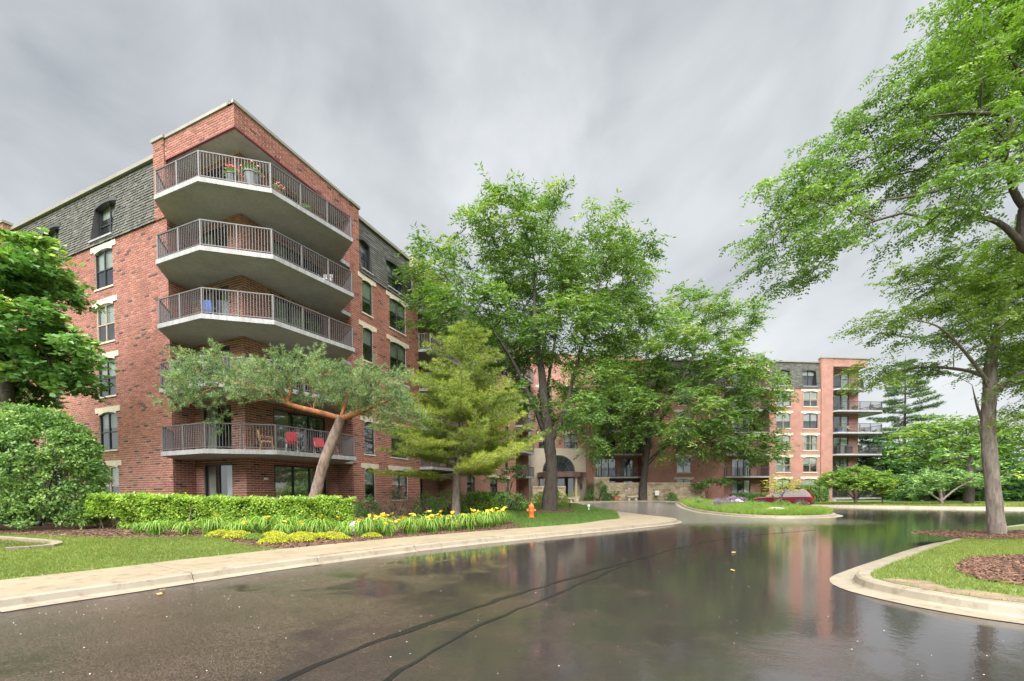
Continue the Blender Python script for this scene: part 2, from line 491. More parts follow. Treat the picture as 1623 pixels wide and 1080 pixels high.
# ================================================================== ground, road, pavement
def ground_mat():
    m, nt, b = new_mat('ground_grass')
    co = coords(nt)
    c = rampn(nt, noise(nt, 0.35, 8, co), [(0.3, (0.06, 0.10, 0.022)), (0.55, (0.10, 0.15, 0.03)), (0.75, (0.16, 0.17, 0.05))])
    g = rampn(nt, noise(nt, 45, 3, co), [(0.3, (0.7, 0.7, 0.7)), (0.7, (1.25, 1.25, 1.25))])
    nt.links.new(mixc(nt, 1.0, c, g, 'MULTIPLY'), b.inputs['Base Color'])
    b.inputs['Roughness'].default_value = 0.85
    bump(nt, b, noise(nt, 60, 4, co), 0.6, 0.03)
    return m
M['grass'] = ground_mat()
def asphalt_mat():
    m, nt, b = new_mat('wet_asphalt')
    co = coords(nt)
    L = nt.links.new
    sx = N(nt, 'SeparateXYZ'); L(co, sx.inputs[0])
    def mth(op, a, bb, clamp=False):
        n = N(nt, 'Math', operation=op); n.use_clamp = clamp
        for i, v in enumerate((a, bb)):
            if isinstance(v, (int, float)): n.inputs[i].default_value = v
            else: L(v, n.inputs[i])
        return n.outputs[0]
    # where water stands: broad shallow hollows, the lane drains towards the islands (+x)
    big = noise(nt, 0.16, 5, co, 0.6, 0.6)
    mid = noise(nt, 0.9, 5, co, 0.6, 0.4)
    drain = mth('MULTIPLY', mth('ADD', mth('MULTIPLY', sx.outputs[0], 0.019), mth('MULTIPLY', sx.outputs[1], 0.006)), 1.0)
    wet = mth('ADD', mth('ADD', mth('MULTIPLY', big, 0.55), mth('MULTIPLY', mid, 0.46)), drain)
    wetm = N(nt, 'MapRange', interpolation_type='SMOOTHSTEP'); L(wet, wetm.inputs['Value'])
    wetm.inputs['From Min'].default_value = 0.40; wetm.inputs['From Max'].default_value = 0.58
    W = wetm.outputs[0]
    fine = noise(nt, 48, 3, co, 0.7)
    grit = N(nt, 'TexVoronoi', Scale=62.0); L(co, grit.inputs['Vector'])
    base = rampn(nt, noise(nt, 0.5, 7, co), [(0.3, (0.046, 0.034, 0.031)), (0.7, (0.092, 0.068, 0.060))])
    speck = rampn(nt, grit.outputs['Distance'], [(0.0, (4.6, 4.2, 3.9)), (0.2, (1.3, 1.2, 1.15)), (0.55, (0.42, 0.42, 0.42))])
    dry = mixc(nt, 1.0, base, speck, 'MULTIPLY')
    # the loop before the entrance: grey sky sheen painted into the colour by position
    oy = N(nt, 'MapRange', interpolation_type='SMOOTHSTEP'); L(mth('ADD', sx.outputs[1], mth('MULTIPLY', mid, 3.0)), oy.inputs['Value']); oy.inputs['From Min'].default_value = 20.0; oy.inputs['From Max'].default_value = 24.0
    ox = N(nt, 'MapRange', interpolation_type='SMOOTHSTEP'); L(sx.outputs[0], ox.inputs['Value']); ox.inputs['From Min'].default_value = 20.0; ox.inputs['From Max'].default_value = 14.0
    sky_sheen = mth('MULTIPLY', oy.outputs[0], ox.outputs[0])
    W = mth('MULTIPLY', W, mth('SUBTRACT', 1.0, mth('MULTIPLY', sky_sheen, 0.8)))
    dry = mixc(nt, sky_sheen, dry, (0.17, 0.16, 0.155))
    L(mixc(nt, W, dry, (0.028, 0.024, 0.023)), b.inputs['Base Color'])
    r = N(nt, 'MapRange'); L(W, r.inputs['Value']); r.inputs['To Min'].default_value = 0.17; r.inputs['To Max'].default_value = 0.03
    L(r.outputs[0], b.inputs['Roughness'])
    b.inputs['IOR'].default_value = 1.85
    b.inputs['Specular IOR Level'].default_value = 0.5
    # grain where the film is thin; faint ripples and drop rings where it stands
    inv = mth('SUBTRACT', 1.0, W)
    h1 = mth('MULTIPLY', mth('ADD', fine, mth('MULTIPLY', grit.outputs['Distance'], 0.8)), mth('MULTIPLY', inv, 0.9))
    h2 = mth('MULTIPLY', noise(nt, 7, 4, co), 0.40)
    h3 = mth('MULTIPLY', noise(nt, 26, 3, co), 0.20)
    bump(nt, b, mth('ADD', mth('ADD', h1, h2), h3), 0.45, 0.008)
    return m
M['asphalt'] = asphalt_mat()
def concrete_mat(name, c, stain=(0.62, 0.57, 0.50)):
    m, nt, b = new_mat(name)
    co = coords(nt)
    a = rampn(nt, noise(nt, 1.1, 8, co), [(0.3, tuple(x * 0.78 for x in c)), (0.65, c)])
    g = rampn(nt, noise(nt, 120, 3, co), [(0.3, (0.86, 0.86, 0.86)), (0.7, (1.1, 1.1, 1.1))])
    s = rampn(nt, noise(nt, 4.5, 6, co, 0.7), [(0.52, (1, 1, 1)), (0.70, stain)])
    nt.links.new(mixc(nt, 1.0, mixc(nt, 1.0, a, g, 'MULTIPLY'), s, 'MULTIPLY'), b.inputs['Base Color'])
    b.inputs['Roughness'].default_value = 0.5
    bump(nt, b, noise(nt, 90, 5, co), 0.2, 0.006)
    return m
M['walk'] = concrete_mat('walk_concrete', (0.262, 0.214, 0.150))
M['kerb'] = concrete_mat('kerb_concrete', (0.25, 0.215, 0.16))
M['soil'] = simple('mulch_soil', (0.085, 0.048, 0.032), 0.9, 0.4, 9.0, bmp=0.6, bscale=40)
M['chips'] = tonemat('bark_chips', [(0, (0.04, 0.022, 0.016)), (0.5, (0.115, 0.058, 0.038)), (0.9, (0.20, 0.115, 0.075)), (1, (0.32, 0.22, 0.15))], 0.85, 25, 0.2, 0.0)
M['tar'] = simple('tar', (0.012, 0.012, 0.013), 0.22, 0.2, 5.0, bmp=0.15)
def paver_mat():
    m, nt, b = new_mat('brick_pavers')
    co = coords(nt)
    t = N(nt, 'TexBrick', Scale=1.0); nt.links.new(co, t.inputs['Vector'])
    t.inputs['Brick Width'].default_value = 0.2; t.inputs['Row Height'].default_value = 0.1; t.inputs['Mortar Size'].default_value = 0.006
    t.inputs['Color1'].default_value = (0.24, 0.085, 0.06, 1); t.inputs['Color2'].default_value = (0.32, 0.125, 0.09, 1); t.inputs['Mortar'].default_value = (0.16, 0.12, 0.10, 1)
    nt.links.new(t.outputs['Color'], b.inputs['Base Color']); b.inputs['Roughness'].default_value = 0.35
    return m
M['paver'] = paver_mat()

g = 700
gm = MB(); gm.poly([(-g, -g, -0.14), (g, -g, -0.14), (g, g, -0.14), (-g, g, -0.14)])
tag(gm.build('ground', M['grass']), kind='structure')

xs, ys = np.arange(-30, 81, 1.0), np.arange(-14, 61, 1.0)
gx, gy = np.meshgrid(xs, ys)
V = np.column_stack([gx.ravel(), gy.ravel(), road_z(gx.ravel(), gy.ravel())])
nx = len(xs); i = (np.arange(len(ys) - 1)[:, None] * nx + np.arange(nx - 1)[None]).ravel()
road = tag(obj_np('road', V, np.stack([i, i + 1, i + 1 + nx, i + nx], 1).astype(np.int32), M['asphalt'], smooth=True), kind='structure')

def strip(P, w, z):
    P = catmull(P, 0.25); wv = w * (1 + 0.5 * np.sin(np.arange(len(P)) * 0.9) * rng.uniform(.3, 1, len(P)))
    P = P + rng.normal(0, 0.016, P.shape)
    a, b_ = offset(P, wv / 2), offset(P, -wv / 2)
    za, zb = road_z(a[:, 0], a[:, 1]) + z, road_z(b_[:, 0], b_[:, 1]) + z
    V = np.vstack([np.column_stack([a, za]), np.column_stack([b_, zb])]); n = len(P)
    k = np.arange(n - 1)
    return V, np.stack([k, k + n, k + n + 1, k + 1], 1).astype(np.int32)
for P, w in (([(-2.3, 2.7), (-1.91, 3.57), (-1.6, 4.25), (-0.87, 5.35), (0.5, 7.16), (2.68, 9.75), (5.49, 12.9), (8.3, 15.1), (12, 17.2)], 0.085),
             ([(-1.35, 2.9), (-1.07, 3.56), (-0.89, 3.98), (-0.52, 4.82), (-0.1, 5.5), (0.42, 6.25), (1.05, 7.2), (1.75, 8.25), (2.55, 9.45)], 0.05)):
    V, F = strip(P, w, 0.004)
    obj_np('tar_seam', V, F, M['tar'], road)

# ---- kerbs swept along a path, island or lawn on the left of the path
PROF = [(0, 0.004), (0.17, 0.012), (0.20, 0.035), (0.245, 0.125), (0.285, 0.15), (0.42, 0.157), (0.425, 0.0)]
PROFW = [(0, 0.004), (0.30, 0.014), (0.325, 0.035), (0.36, 0.125), (0.40, 0.152), (0.53, 0.157), (0.56, 0.14), (0.565, 0.0)]
def sweep_kerb(P, i0, i1, prof, parent, gap=0.006):
    seg = P[i0:i1 + 1].copy()
    d0 = seg[1] - seg[0]; d1 = seg[-1] - seg[-2]
    seg[0] += d0 / np.linalg.norm(d0) * gap; seg[-1] -= d1 / np.linalg.norm(d1) * gap
    T = np.gradient(P, axis=0)[i0:i1 + 1]; T /= np.linalg.norm(T, axis=1)[:, None]
    Nl = np.stack([-T[:, 1], T[:, 0]], 1)
    z0 = road_z(seg[:, 0], seg[:, 1]) + rng.normal(0, 0.002)
    V = np.concatenate([np.column_stack([seg + Nl * d, z0 + z]) for d, z in prof]); n = len(seg); m = len(prof)
    F = []
    for a in range(m - 1):
        k = np.arange(n - 1) + a * n
        F.append(np.stack([k, k + 1, k + 1 + n, k + n], 1))
    caps = [np.array([[a * n for a in range(m)]]), np.array([[a * n + n - 1 for a in range(m)][::-1]])]
    return obj_np('kerb_stone', V, [np.concatenate(F).astype(np.int32)] + [c.astype(np.int32) for c in caps], M['kerb'], parent)
def kerb(P, prof, label, step=2.3, closed=False):
    root = tag(bpy.data.objects.new('kerb', None), kind='structure'); link(root)
    L = np.concatenate([[0], np.cumsum(np.linalg.norm(np.diff(P, axis=0), axis=1))])
    i0 = 0
    while i0 < len(P) - 2:
        st = step if P[i0][1] < 34 else step * 2.5
        i1 = min(len(P) - 1, max(i0 + 2, int(np.searchsorted(L, L[i0] + st))))
        if len(P) - 1 - i1 < 3: i1 = len(P) - 1
        sweep_kerb(P, i0, i1, prof, root); i0 = i1
    return root
kerb(KERB, PROF, 'kerb')
RI = catmull([(40, 20), (33, 21.5), (26, 20.2), (18.96, 17.0), (16.36, 15.2), (11.5, 12.05), (8.16, 9.63), (6.4, 8.3), (5.6, 7.6), (5.22, 6.85), (5.25, 6.1), (5.5, 5.4), (5.95, 4.85), (7.1, 3.95), (9.4, 2.6), (14, 0.2), (24, -4), (36, -8)], 0.25)
kerb(RI, PROFW, 'kerb')
PI_ = catmull([(16.2, 43), (14.2, 36.3), (13.3, 31.0), (13.8, 26.6), (15.4, 24.5), (18.4, 24.9), (20.9, 27.3), (22.3, 31.5), (22.4, 36.5), (20.8, 41.2), (18.4, 44.0), (16.9, 44.2), (16.2, 43)], 0.4)
kerb(PI_, PROFW, 'kerb')

# ---- sidewalk: separate slabs
WW = walk_width()
clean = seg_dist(WALK_IN, KERB) > WW - 0.04
walk = tag(bpy.data.objects.new('sidewalk', None), kind='structure'); link(walk)
IN0 = offset(KERB, 0.432)
i0 = 0; nose0 = K_NOSE - 9; nose1 = K_NOSE + 13
def slab(i0, i1):
    a, b_ = IN0[i0:i1 + 1].copy(), WALK_IN[i0:i1 + 1].copy()
    for q in (a, b_):
        d = q[1] - q[0]; q[0] += d / np.linalg.norm(d) * 0.006; d = q[-1] - q[-2]; q[-1] -= d / np.linalg.norm(d) * 0.006
    n = len(a); tz = rng.normal(0, 0.0025)
    za, zb = road_z(a[:, 0], a[:, 1]), road_z(b_[:, 0], b_[:, 1])
    V = np.concatenate([np.column_stack([a, za + 0.0]), np.column_stack([a, za + 0.156 + tz]), np.column_stack([b_, zb + 0.166 + tz]), np.column_stack([b_, zb])])
    F = [np.stack([np.arange(n - 1) + r * n, np.arange(1, n) + r * n, np.arange(1, n) + (r + 1) * n, np.arange(n - 1) + (r + 1) * n], 1) for r in range(3)]
    caps = [np.array([[0, n, 2 * n, 3 * n]]), np.array([[4 * n - 1, 3 * n - 1, 2 * n - 1, n - 1]])]
    obj_np('slab', V, [np.concatenate(F).astype(np.int32)] + [c.astype(np.int32) for c in caps], M['walk'], walk)
while i0 < len(KERB) - 2:
    if i0 == nose0:
        pts = [tuple(p) for p in IN0[nose0:nose1 + 1]] + [tuple(p) for p, c in zip(WALK_IN[nose0:nose1 + 1][::-1], clean[nose0:nose1 + 1][::-1]) if c]
        region('slab', pts, lambda x, y: road_z(x, y) + 0.158, 0.6, M['walk'], walk); i0 = nose1; continue
    i1 = int(np.searchsorted(KL, KL[i0] + (3.4 if KERB[i0][1] < 30 else 9)))
    i1 = min(max(i1, i0 + 2), len(KERB) - 1)
    if i0 < nose0 < i1 + 2: i1 = nose0
    slab(i0, i1); i0 = i1

# ---- lawns
WIN = WALK_IN[clean]
def win_idx(x, y): return int(np.argmin((WIN[:, 0] - x) ** 2 + (WIN[:, 1] - y) ** 2))
iE = win_idx(5.6, 38.5)
LAWN = [tuple(p) for p in WIN[:iE + 1]] + [(3.4, 41.5), (1.0, 46), (-6, 53), (-48, 53), (-48, -6)]
lawn = tag(region('lawn', LAWN, lambda x, y: lawn_z(x, y), 0.7, M['grass']), kind='structure')
iF = win_idx(26.5, 50.5)
PAVE = [tuple(p) for p in WIN[iE:iF + 1]] + [tuple(fc(-6.0, 0.4)), tuple(fc(-30.5, 0.4)), (1.0, 46), (3.4, 41.5)]
tag(region('paving', PAVE, lambda x, y: road_z(x, y) + 0.168, 1.2, M['paver']), kind='structure')
FARL = [tuple(p) for p in WIN[iF:]] + [(160, 18), (160, 130), (26, 130)]
def far_z(x, y): return road_z(x, y) + 0.168 + 0.012 * np.clip(seg_dist(np.column_stack([x, y]), WIN[iF::4]), 0, 40)
tag(region('lawn', FARL, far_z, 2.2, M['grass']), kind='structure')
RIN = offset(RI, 0.56)
RISL = [tuple(p) for p in RIN]
RI_LINE = RI[::2]
def isl_z(x, y):
    d = seg_dist(np.column_stack([np.atleast_1d(x), np.atleast_1d(y)]), RI_LINE)
    return 0.145 + 0.05 * np.minimum(np.maximum(d - 0.5, 0), 3.0) / 3.0
tag(region('lawn', RISL, isl_z, 0.5, M['grass']), kind='structure')
PIN = offset(PI_[:-1], 0.56)
PISL = [tuple(p) for p in PIN]
def pisl_z(x, y):
    d = seg_dist(np.column_stack([np.atleast_1d(x), np.atleast_1d(y)]), np.vstack([PI_[::2], PI_[:1]]))
    return road_z(x, y) + 0.145 + 0.045 * np.minimum(np.maximum(d - 0.5, 0), 2.5)
tag(region('planting_bed', PISL, pisl_z, 0.6, M['soil']), kind='structure')

# ---- mulch beds laid on the lawn
BED = [(-19, 12.7), (-14, 12.35), (-11.6, 12.2), (-10.3, 12.5), (-9.2, 13.1), (-8.4, 12.55), (-7.4, 11.7), (-6.55, 11.15)]
k0, k1 = win_idx(-6.35, 11.3), win_idx(-0.1, 18.2)
BED += [tuple(p) for p in WIN[k0 + 1:k1 + 1]] + [(0.35, 19.6), (-0.4, 21.0), (-0.9, 23.2), (-1.6, 26.0), (-3.2, 29.5), (-4.5, 33), (-8, 36), (-19, 30)]
tag(region('mulch_bed', BED, lambda x, y: lawn_z(x, y) + 0.012, 0.45, M['soil'], None), kind='structure')
def disc(cx, cy, rx, ry, n=22, rot=0.0, j=0.08):
    return [(cx + rx * math.cos(t) * (1 + random.uniform(-j, j)), cy + ry * math.sin(t) * (1 + random.uniform(-j, j))) for t in [2 * math.pi * k / n for k in range(n)]]
RING1 = disc(2.45, 28.4, 1.7, 1.9)
tag(region('mulch_bed', RING1, lambda x, y: lawn_z(x, y) + 0.05, 0.5, M['soil']), kind='structure')
MRT = disc(15.3, 13.2, 2.7, 1.5, 26)
tag(region('mulch_bed', MRT, lambda x, y: isl_z(x, y) + 0.03, 0.4, M['soil']), kind='structure')
MNR = [(7.15, 6.55), (7.55, 7.3), (8.3, 8.0), (9.4, 8.75), (10.9, 8.9), (12.3, 8.2), (13, 6.8), (12.2, 5.6), (10.6, 4.9), (9.0, 4.9), (7.7, 5.5)]
MNR = [tuple(p) for p in catmull(MNR + MNR[:1], 0.3)[:-1]]
tag(region('mulch_bed', MNR, lambda x, y: isl_z(x, y) + 0.02, 0.3, M['soil']), kind='structure')
BARE = [tuple(p) for p in offset(RI, 0.6)[(RI[:, 0] < 9.0) & (RI[:, 1] < 7.2)]]
BARE2 = [tuple(p) for p in offset(RI, 1.05)[(RI[:, 0] < 9.0) & (RI[:, 1] < 7.0)]][::-1]
BARE = BARE + [tuple(np.array(p) + rng.normal(0, .07, 2)) for p in BARE2]
M['bare'] = simple('bare_soil', (0.16, 0.115, 0.075), 0.9, 0.35, 5.0, bmp=0.5, bscale=50)
tag(region('bare_soil', BARE, lambda x, y: isl_z(x, y) + 0.006, 0.2, M['bare']), kind='structure')

def chips(poly, zf, density, size, name='bark_chips', maxd=None):
    P = scatter(poly, density)
    if maxd is not None: P = P[np.hypot(P[:, 0], P[:, 1]) < maxd]
    n = len(P); z = zf(P[:, 0], P[:, 1]) + rng.uniform(0.004, 0.02, n)
    a = rng.uniform(0, 2 * np.pi, n); L = rng.uniform(0.6, 1.4, n) * size; w = L * rng.uniform(.22, .45, n)
    u = np.column_stack([np.cos(a), np.sin(a), rng.normal(0, .25, n)]); v = np.column_stack([-np.sin(a), np.cos(a), rng.normal(0, .3, n)])
    c = np.column_stack([P, z])
    q = [c - u * (L / 2)[:, None] - v * (w / 2)[:, None], c + u * (L / 2)[:, None] - v * (w / 2)[:, None] * .7, c + u * (L / 2)[:, None] + v * (w / 2)[:, None] * .7, c - u * (L / 2)[:, None] + v * (w / 2)[:, None]]
    top = np.stack(q, 1); bot = top.copy(); bot[:, :, 2] -= 0.012
    V = np.concatenate([top, bot], 1).reshape(-1, 3)
    k = (np.arange(n) * 8)[:, None]
    F = np.concatenate([k + np.array([s]) for s in ([0, 1, 2, 3], [0, 4, 5, 1], [1, 5, 6, 2], [2, 6, 7, 3], [3, 7, 4, 0])])
    t = np.tile(rng.beta(2, 2.2, n), 5)
    return tag(obj_np(name, V, F.astype(np.int32), M['chips'], tone=t), kind='stuff')
chips(MNR, lambda x, y: isl_z(x, y) + 0.02, 520, 0.075)
chips(MRT, lambda x, y: isl_z(x, y) + 0.03, 240, 0.08)
chips(BED, lambda x, y: lawn_z(x, y) + 0.012, 150, 0.085, maxd=20)
chips(RING1, lambda x, y: lawn_z(x, y) + 0.05, 110, 0.11)

# ================================================================== walls, windows, balconies
class Wall:
    """vertical wall: start point O (x,y), unit direction D along it, outward normal Nn"""
    def __init__(s, O, D, Nn, L, z0, z1, openings=()):
        s.O = np.asarray(O, float); s.D = np.asarray(D, float); s.N = np.asarray(Nn, float)
        s.L, s.z0, s.z1, s.op = L, z0, z1, list(openings)
    def p(s, t, z, o=0.0):
        q = s.O + s.D * t + s.N * o
        return (q[0], q[1], z)
    def v(s, t=0.0, o=0.0, z=0.0):
        q = s.D * t + s.N * o
        return np.array((q[0], q[1], z))
    def box(s, mb, t0, t1, z0, z1, o0, o1, tone=0.5):
        mb.box(s.p(t0, z0, o0), s.v(t1 - t0), s.v(o=o1 - o0), (0, 0, z1 - z0), tone)

BL, BH, JT = 0.345, 0.110, 0.025
def wall_quads(w, mb, off=0.0, reveal=0.14):
    mb.cur += 1
    ts = sorted({0.0, w.L} | {min(max(x, 0), w.L) for o in w.op for x in o[:2]})
    zs = sorted({w.z0, w.z1} | {min(max(x, w.z0), w.z1) for o in w.op for x in o[2:4]})
    for t0, t1 in zip(ts, ts[1:]):
        for z0, z1 in zip(zs, zs[1:]):
            tm, zm = (t0 + t1) / 2, (z0 + z1) / 2
            if any(o[0] < tm < o[1] and o[2] < zm < o[3] for o in w.op): continue
            mb.poly([w.p(t0, z0, off), w.p(t1, z0, off), w.p(t1, z1, off), w.p(t0, z1, off)], [(t0, z0), (t1, z0), (t1, z1), (t0, z1)])
    for t0, t1, z0, z1 in [o[:4] for o in w.op]:
        r = reveal
        mb.poly([w.p(t0, z0, off), w.p(t0, z0, -r), w.p(t0, z1, -r), w.p(t0, z1, off)], [(0, z0), (r, z0), (r, z1), (0, z1)])
        mb.poly([w.p(t1, z0, -r), w.p(t1, z0, off), w.p(t1, z1, off), w.p(t1, z1, -r)], [(0, z0), (r, z0), (r, z1), (0, z1)])
        mb.poly([w.p(t0, z1, off), w.p(t0, z1, -r), w.p(t1, z1, -r), w.p(t1, z1, off)], [(t0, 0), (t0, r), (t1, r), (t1, 0)])
        mb.poly([w.p(t0, z0, -r), w.p(t0, z0, off), w.p(t1, z0, off), w.p(t1, z0, -r)], [(t0, 0), (t0, r), (t1, r), (t1, 0)])

def brick_list(w, phase=0.0):
    """(t0,t1,z0) of every brick of the wall"""
    out = []
    nrow = int(round((w.z1 - w.z0) / BH))
    for r in range(nrow):
        z = w.z0 + r * BH; zm = z + BH / 2
        cuts = sorted([(o[0], o[1]) for o in w.op if o[2] < zm < o[3]])
        spans = []; c = 0.0
        for a, b in cuts:
            if a > c: spans.append((c, a))
            c = max(c, b)
        if c < w.L: spans.append((c, w.L))
        sh = (BL / 2 if r % 2 else 0.0) + phase
        for a, b in spans:
            k = math.floor((a - sh) / BL)
            while True:
                t0, t1 = sh + k * BL, sh + (k + 1) * BL; k += 1
                if t0 >= b - 0.02: break
                u0, u1 = max(t0 + JT / 2, a), min(t1 - JT / 2, b)
                if u1 - u0 > 0.03: out.append((u0, u1, z + JT / 2))
    return out

def bricks_mesh(walls, name, parent, org, single=None):
    """all bricks of these walls as one part; those listed by single() become objects of their own"""
    Vs, Ts, cand = [], [], []
    for w in walls:
        B = np.array(brick_list(w, random.uniform(0, BL)))
        n = len(B); pr = rng.uniform(0.0, 0.004, n)
        Ts_ = np.clip(rng.beta(3, 3, n), 0.1, 1); dk = rng.random(n) < 0.045; Ts_[dk] = rng.uniform(0, 0.06, dk.sum())
        full = (B[:, 1] - B[:, 0]) > BL - JT - 1e-4
        cen = np.column_stack([w.O + w.D * ((B[:, 0] + B[:, 1]) / 2)[:, None], B[:, 2] + BH / 2])
        sel = np.zeros(n, bool)
        if single: sel = full & single(w, cen)
        for i in np.where(sel)[0]: cand.append((float(np.hypot(cen[i, 0], cen[i, 1])), w, B[i], Ts_[i], cen[i]))
        k = ~sel
        c8 = []
        for o in (-0.014, 0.0):
            for tt, zz in ((0, 0), (1, 0), (1, 1), (0, 1)):
                q = w.O + w.D * B[k, tt][:, None] + w.N * ((o if o else 0) + (pr[k] if not o else 0))[:, None] if not o else w.O + w.D * B[k, tt][:, None] + w.N * o
                c8.append(np.column_stack([q, B[k, 2] + zz * (BH - JT)]))
        Vs.append(np.stack(c8, 1).reshape(-1, 3)); Ts.append(Ts_[k])
    cand.sort(key=lambda c: c[0])
    keep, rest = cand[:300], cand[300:]
    if rest:
        for d, w, b, t, cn in rest:
            c8 = []
            for o in (-0.014, 0.001):
                for tt, zz in ((0, 0), (1, 0), (1, 1), (0, 1)):
                    q = w.O + w.D * b[tt] + w.N * o; c8.append((q[0], q[1], b[2] + zz * (BH - JT)))
            Vs.append(np.array(c8)); Ts.append(np.array([t]))
    V = np.concatenate(Vs) - np.asarray(org); T = np.concatenate(Ts); n = len(T)
    k = (np.arange(n) * 8)[:, None]
    F = np.concatenate([k + np.array([s]) for s in ([4, 5, 6, 7], [0, 1, 5, 4], [1, 2, 6, 5], [2, 3, 7, 6], [3, 0, 4, 7])]).astype(np.int32)
    o = obj_np(name, V, F, M['brick'], parent, tone=np.tile(T, 5)); tag(o, kind='stuff')
    protos = []
    for t in (0.03, 0.2, 0.35, 0.5, 0.65, 0.8):
        mb = MB(); l, h = (BL - JT) / 2, (BH - JT) / 2
        mb.box((-l, -0.014, -h), (2 * l, 0, 0), (0, 0.016, 0), (0, 0, 2 * h), t)
        protos.append((t, mb.mesh('brick', M['brick'])))
    for d, w, b, t, cn in keep:
        me = min(protos, key=lambda q: abs(q[0] - t))[1]
        ob = bpy.data.objects.new('brick', me); link(ob, parent)
        # local +y is outwards
        ob.rotation_euler.z = math.atan2(w.N[1], w.N[0]) - math.pi / 2
        ob.location = Vector(cn) - Vector(org) - Vector((0, 0, JT / 2))

def window(root, org, w, t0, t1, z0, z1, cols=2, rail=True, frame='frame', blind=0.5, lintel=True, sill=True, depth=0.10, fw=0.055, detail=True, curtain='blind', room=0.5, name='window'):
    f = MB(); d0, d1 = -depth, -depth + 0.06
    w.box(f, t0, t1, z0, z0 + fw, d0, d1); w.box(f, t0, t1, z1 - fw, z1, d0, d1)
    w.box(f, t0, t0 + fw, z0 + fw, z1 - fw, d0, d1); w.box(f, t1 - fw, t1, z0 + fw, z1 - fw, d0, d1)
    cw = (t1 - t0 - 2 * fw) / cols
    for c in range(1, cols):
        x = t0 + fw + c * cw; w.box(f, x - fw * .6, x + fw * .6, z0 + fw, z1 - fw, d0, d1 + 0.004)
    zm = z0 + (z1 - z0) * 0.48
    if rail:
        for c in range(cols):
            a = t0 + fw + c * cw + (fw * .6 if c else 0); b = t0 + fw + (c + 1) * cw - (fw * .6 if c < cols - 1 else 0)
            w.box(f, a, b, zm - 0.028, zm + 0.028, d0, d1 - 0.006)
    fo = f.build(name, M[frame], root, org)
    for c in range(cols):
        a, b = t0 + fw + c * cw, t0 + fw + (c + 1) * cw
        for za, zb in (((z0 + fw, zm), (zm, z1 - fw)) if rail else ((z0 + fw, z1 - fw),)):
            q = MB(); o = d0 + 0.02
            q.poly([w.p(a, za, o), w.p(b, za, o), w.p(b, zb, o), w.p(a, zb, o)]); q.build('pane', M['glass'], fo, org)
    if blind > 0:
        q = MB(); o = d0 - 0.07
        if curtain == 'blind':
            zb = z1 - (z1 - z0) * blind
            q.poly([w.p(t0, zb, o), w.p(t1, zb, o), w.p(t1, z1, o), w.p(t0, z1, o)]); q.build('blind', M['blind'], fo, org)
        else:
            # hanging curtain, pleated, drawn over part of the opening
            for (a, b) in ([(t0, t0 + (t1 - t0) * blind)] if random.random() < .5 else [(t0, t0 + (t1 - t0) * blind * .5), (t1 - (t1 - t0) * blind * .5, t1)]):
                n = max(4, int((b - a) / 0.07)); xs = np.linspace(a, b, n + 1)
                for i in range(n):
                    oa, ob = o - 0.025 * (i % 2), o - 0.025 * ((i + 1) % 2)
                    q.poly([w.p(xs[i], z0, oa), w.p(xs[i + 1], z0, ob), w.p(xs[i + 1], z1, ob), w.p(xs[i], z1, oa)])
            q.build('curtain', M['curtain'], fo, org)
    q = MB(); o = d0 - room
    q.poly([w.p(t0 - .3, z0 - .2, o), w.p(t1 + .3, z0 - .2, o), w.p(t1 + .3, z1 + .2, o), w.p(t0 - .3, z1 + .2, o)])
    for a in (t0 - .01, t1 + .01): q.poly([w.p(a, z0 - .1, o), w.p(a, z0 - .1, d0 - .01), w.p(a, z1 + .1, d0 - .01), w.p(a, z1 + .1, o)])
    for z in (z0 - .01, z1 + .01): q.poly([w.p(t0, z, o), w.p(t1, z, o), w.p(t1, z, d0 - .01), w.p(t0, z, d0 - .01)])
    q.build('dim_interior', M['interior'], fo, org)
    if lintel:
        # flat-topped stone with a segmental arch cut out of its underside
        q = MB(); ex = 0.33; h = 0.40; rise = 0.13; n = 8; o0, o1 = -0.11, 0.03
        zt = z1 + h - rise + 0.02
        arc = [(t0 + (t1 - t0) * i / n, z1 - 0.0 + rise * (1 - (2 * i / n - 1) ** 2) - 0.10) for i in range(n + 1)]
        bot = [(t0 - ex, z1 + 0.02)] + [(t0, z1 + 0.02)] + [(a, max(b, z1 - 0.1)) for a, b in arc] + [(t1, z1 + 0.02), (t1 + ex, z1 + 0.02)]
        for (a, za), (b, zb) in zip(bot, bot[1:]):
            if b - a < 1e-6: continue
            q.poly([w.p(a, za, o1), w.p(b, zb, o1), w.p(b, zt, o1), w.p(a, zt, o1)])
            q.poly([w.p(a, za, o0), w.p(b, zb, o0), w.p(b, zb, o1), w.p(a, za, o1)])
        q.poly([w.p(t0 - ex, zt, o1), w.p(t1 + ex, zt, o1), w.p(t1 + ex, zt, o0), w.p(t0 - ex, zt, o0)])
        for a, sgn in ((t0 - ex, 1), (t1 + ex, -1)):
            q.poly([w.p(a, z1 + .02, o0), w.p(a, z1 + .02, o1), w.p(a, zt, o1), w.p(a, zt, o0)][::sgn])
        q.build('lintel', M['limestone'], fo, org)
    if sill:
        q = MB(); w.box(q, t0 - 0.06, t1 + 0.06, z0 - 0.085, z0 - 0.002, -0.12, 0.045); q.build('sill', M['limestone'], fo, org)
    return fo

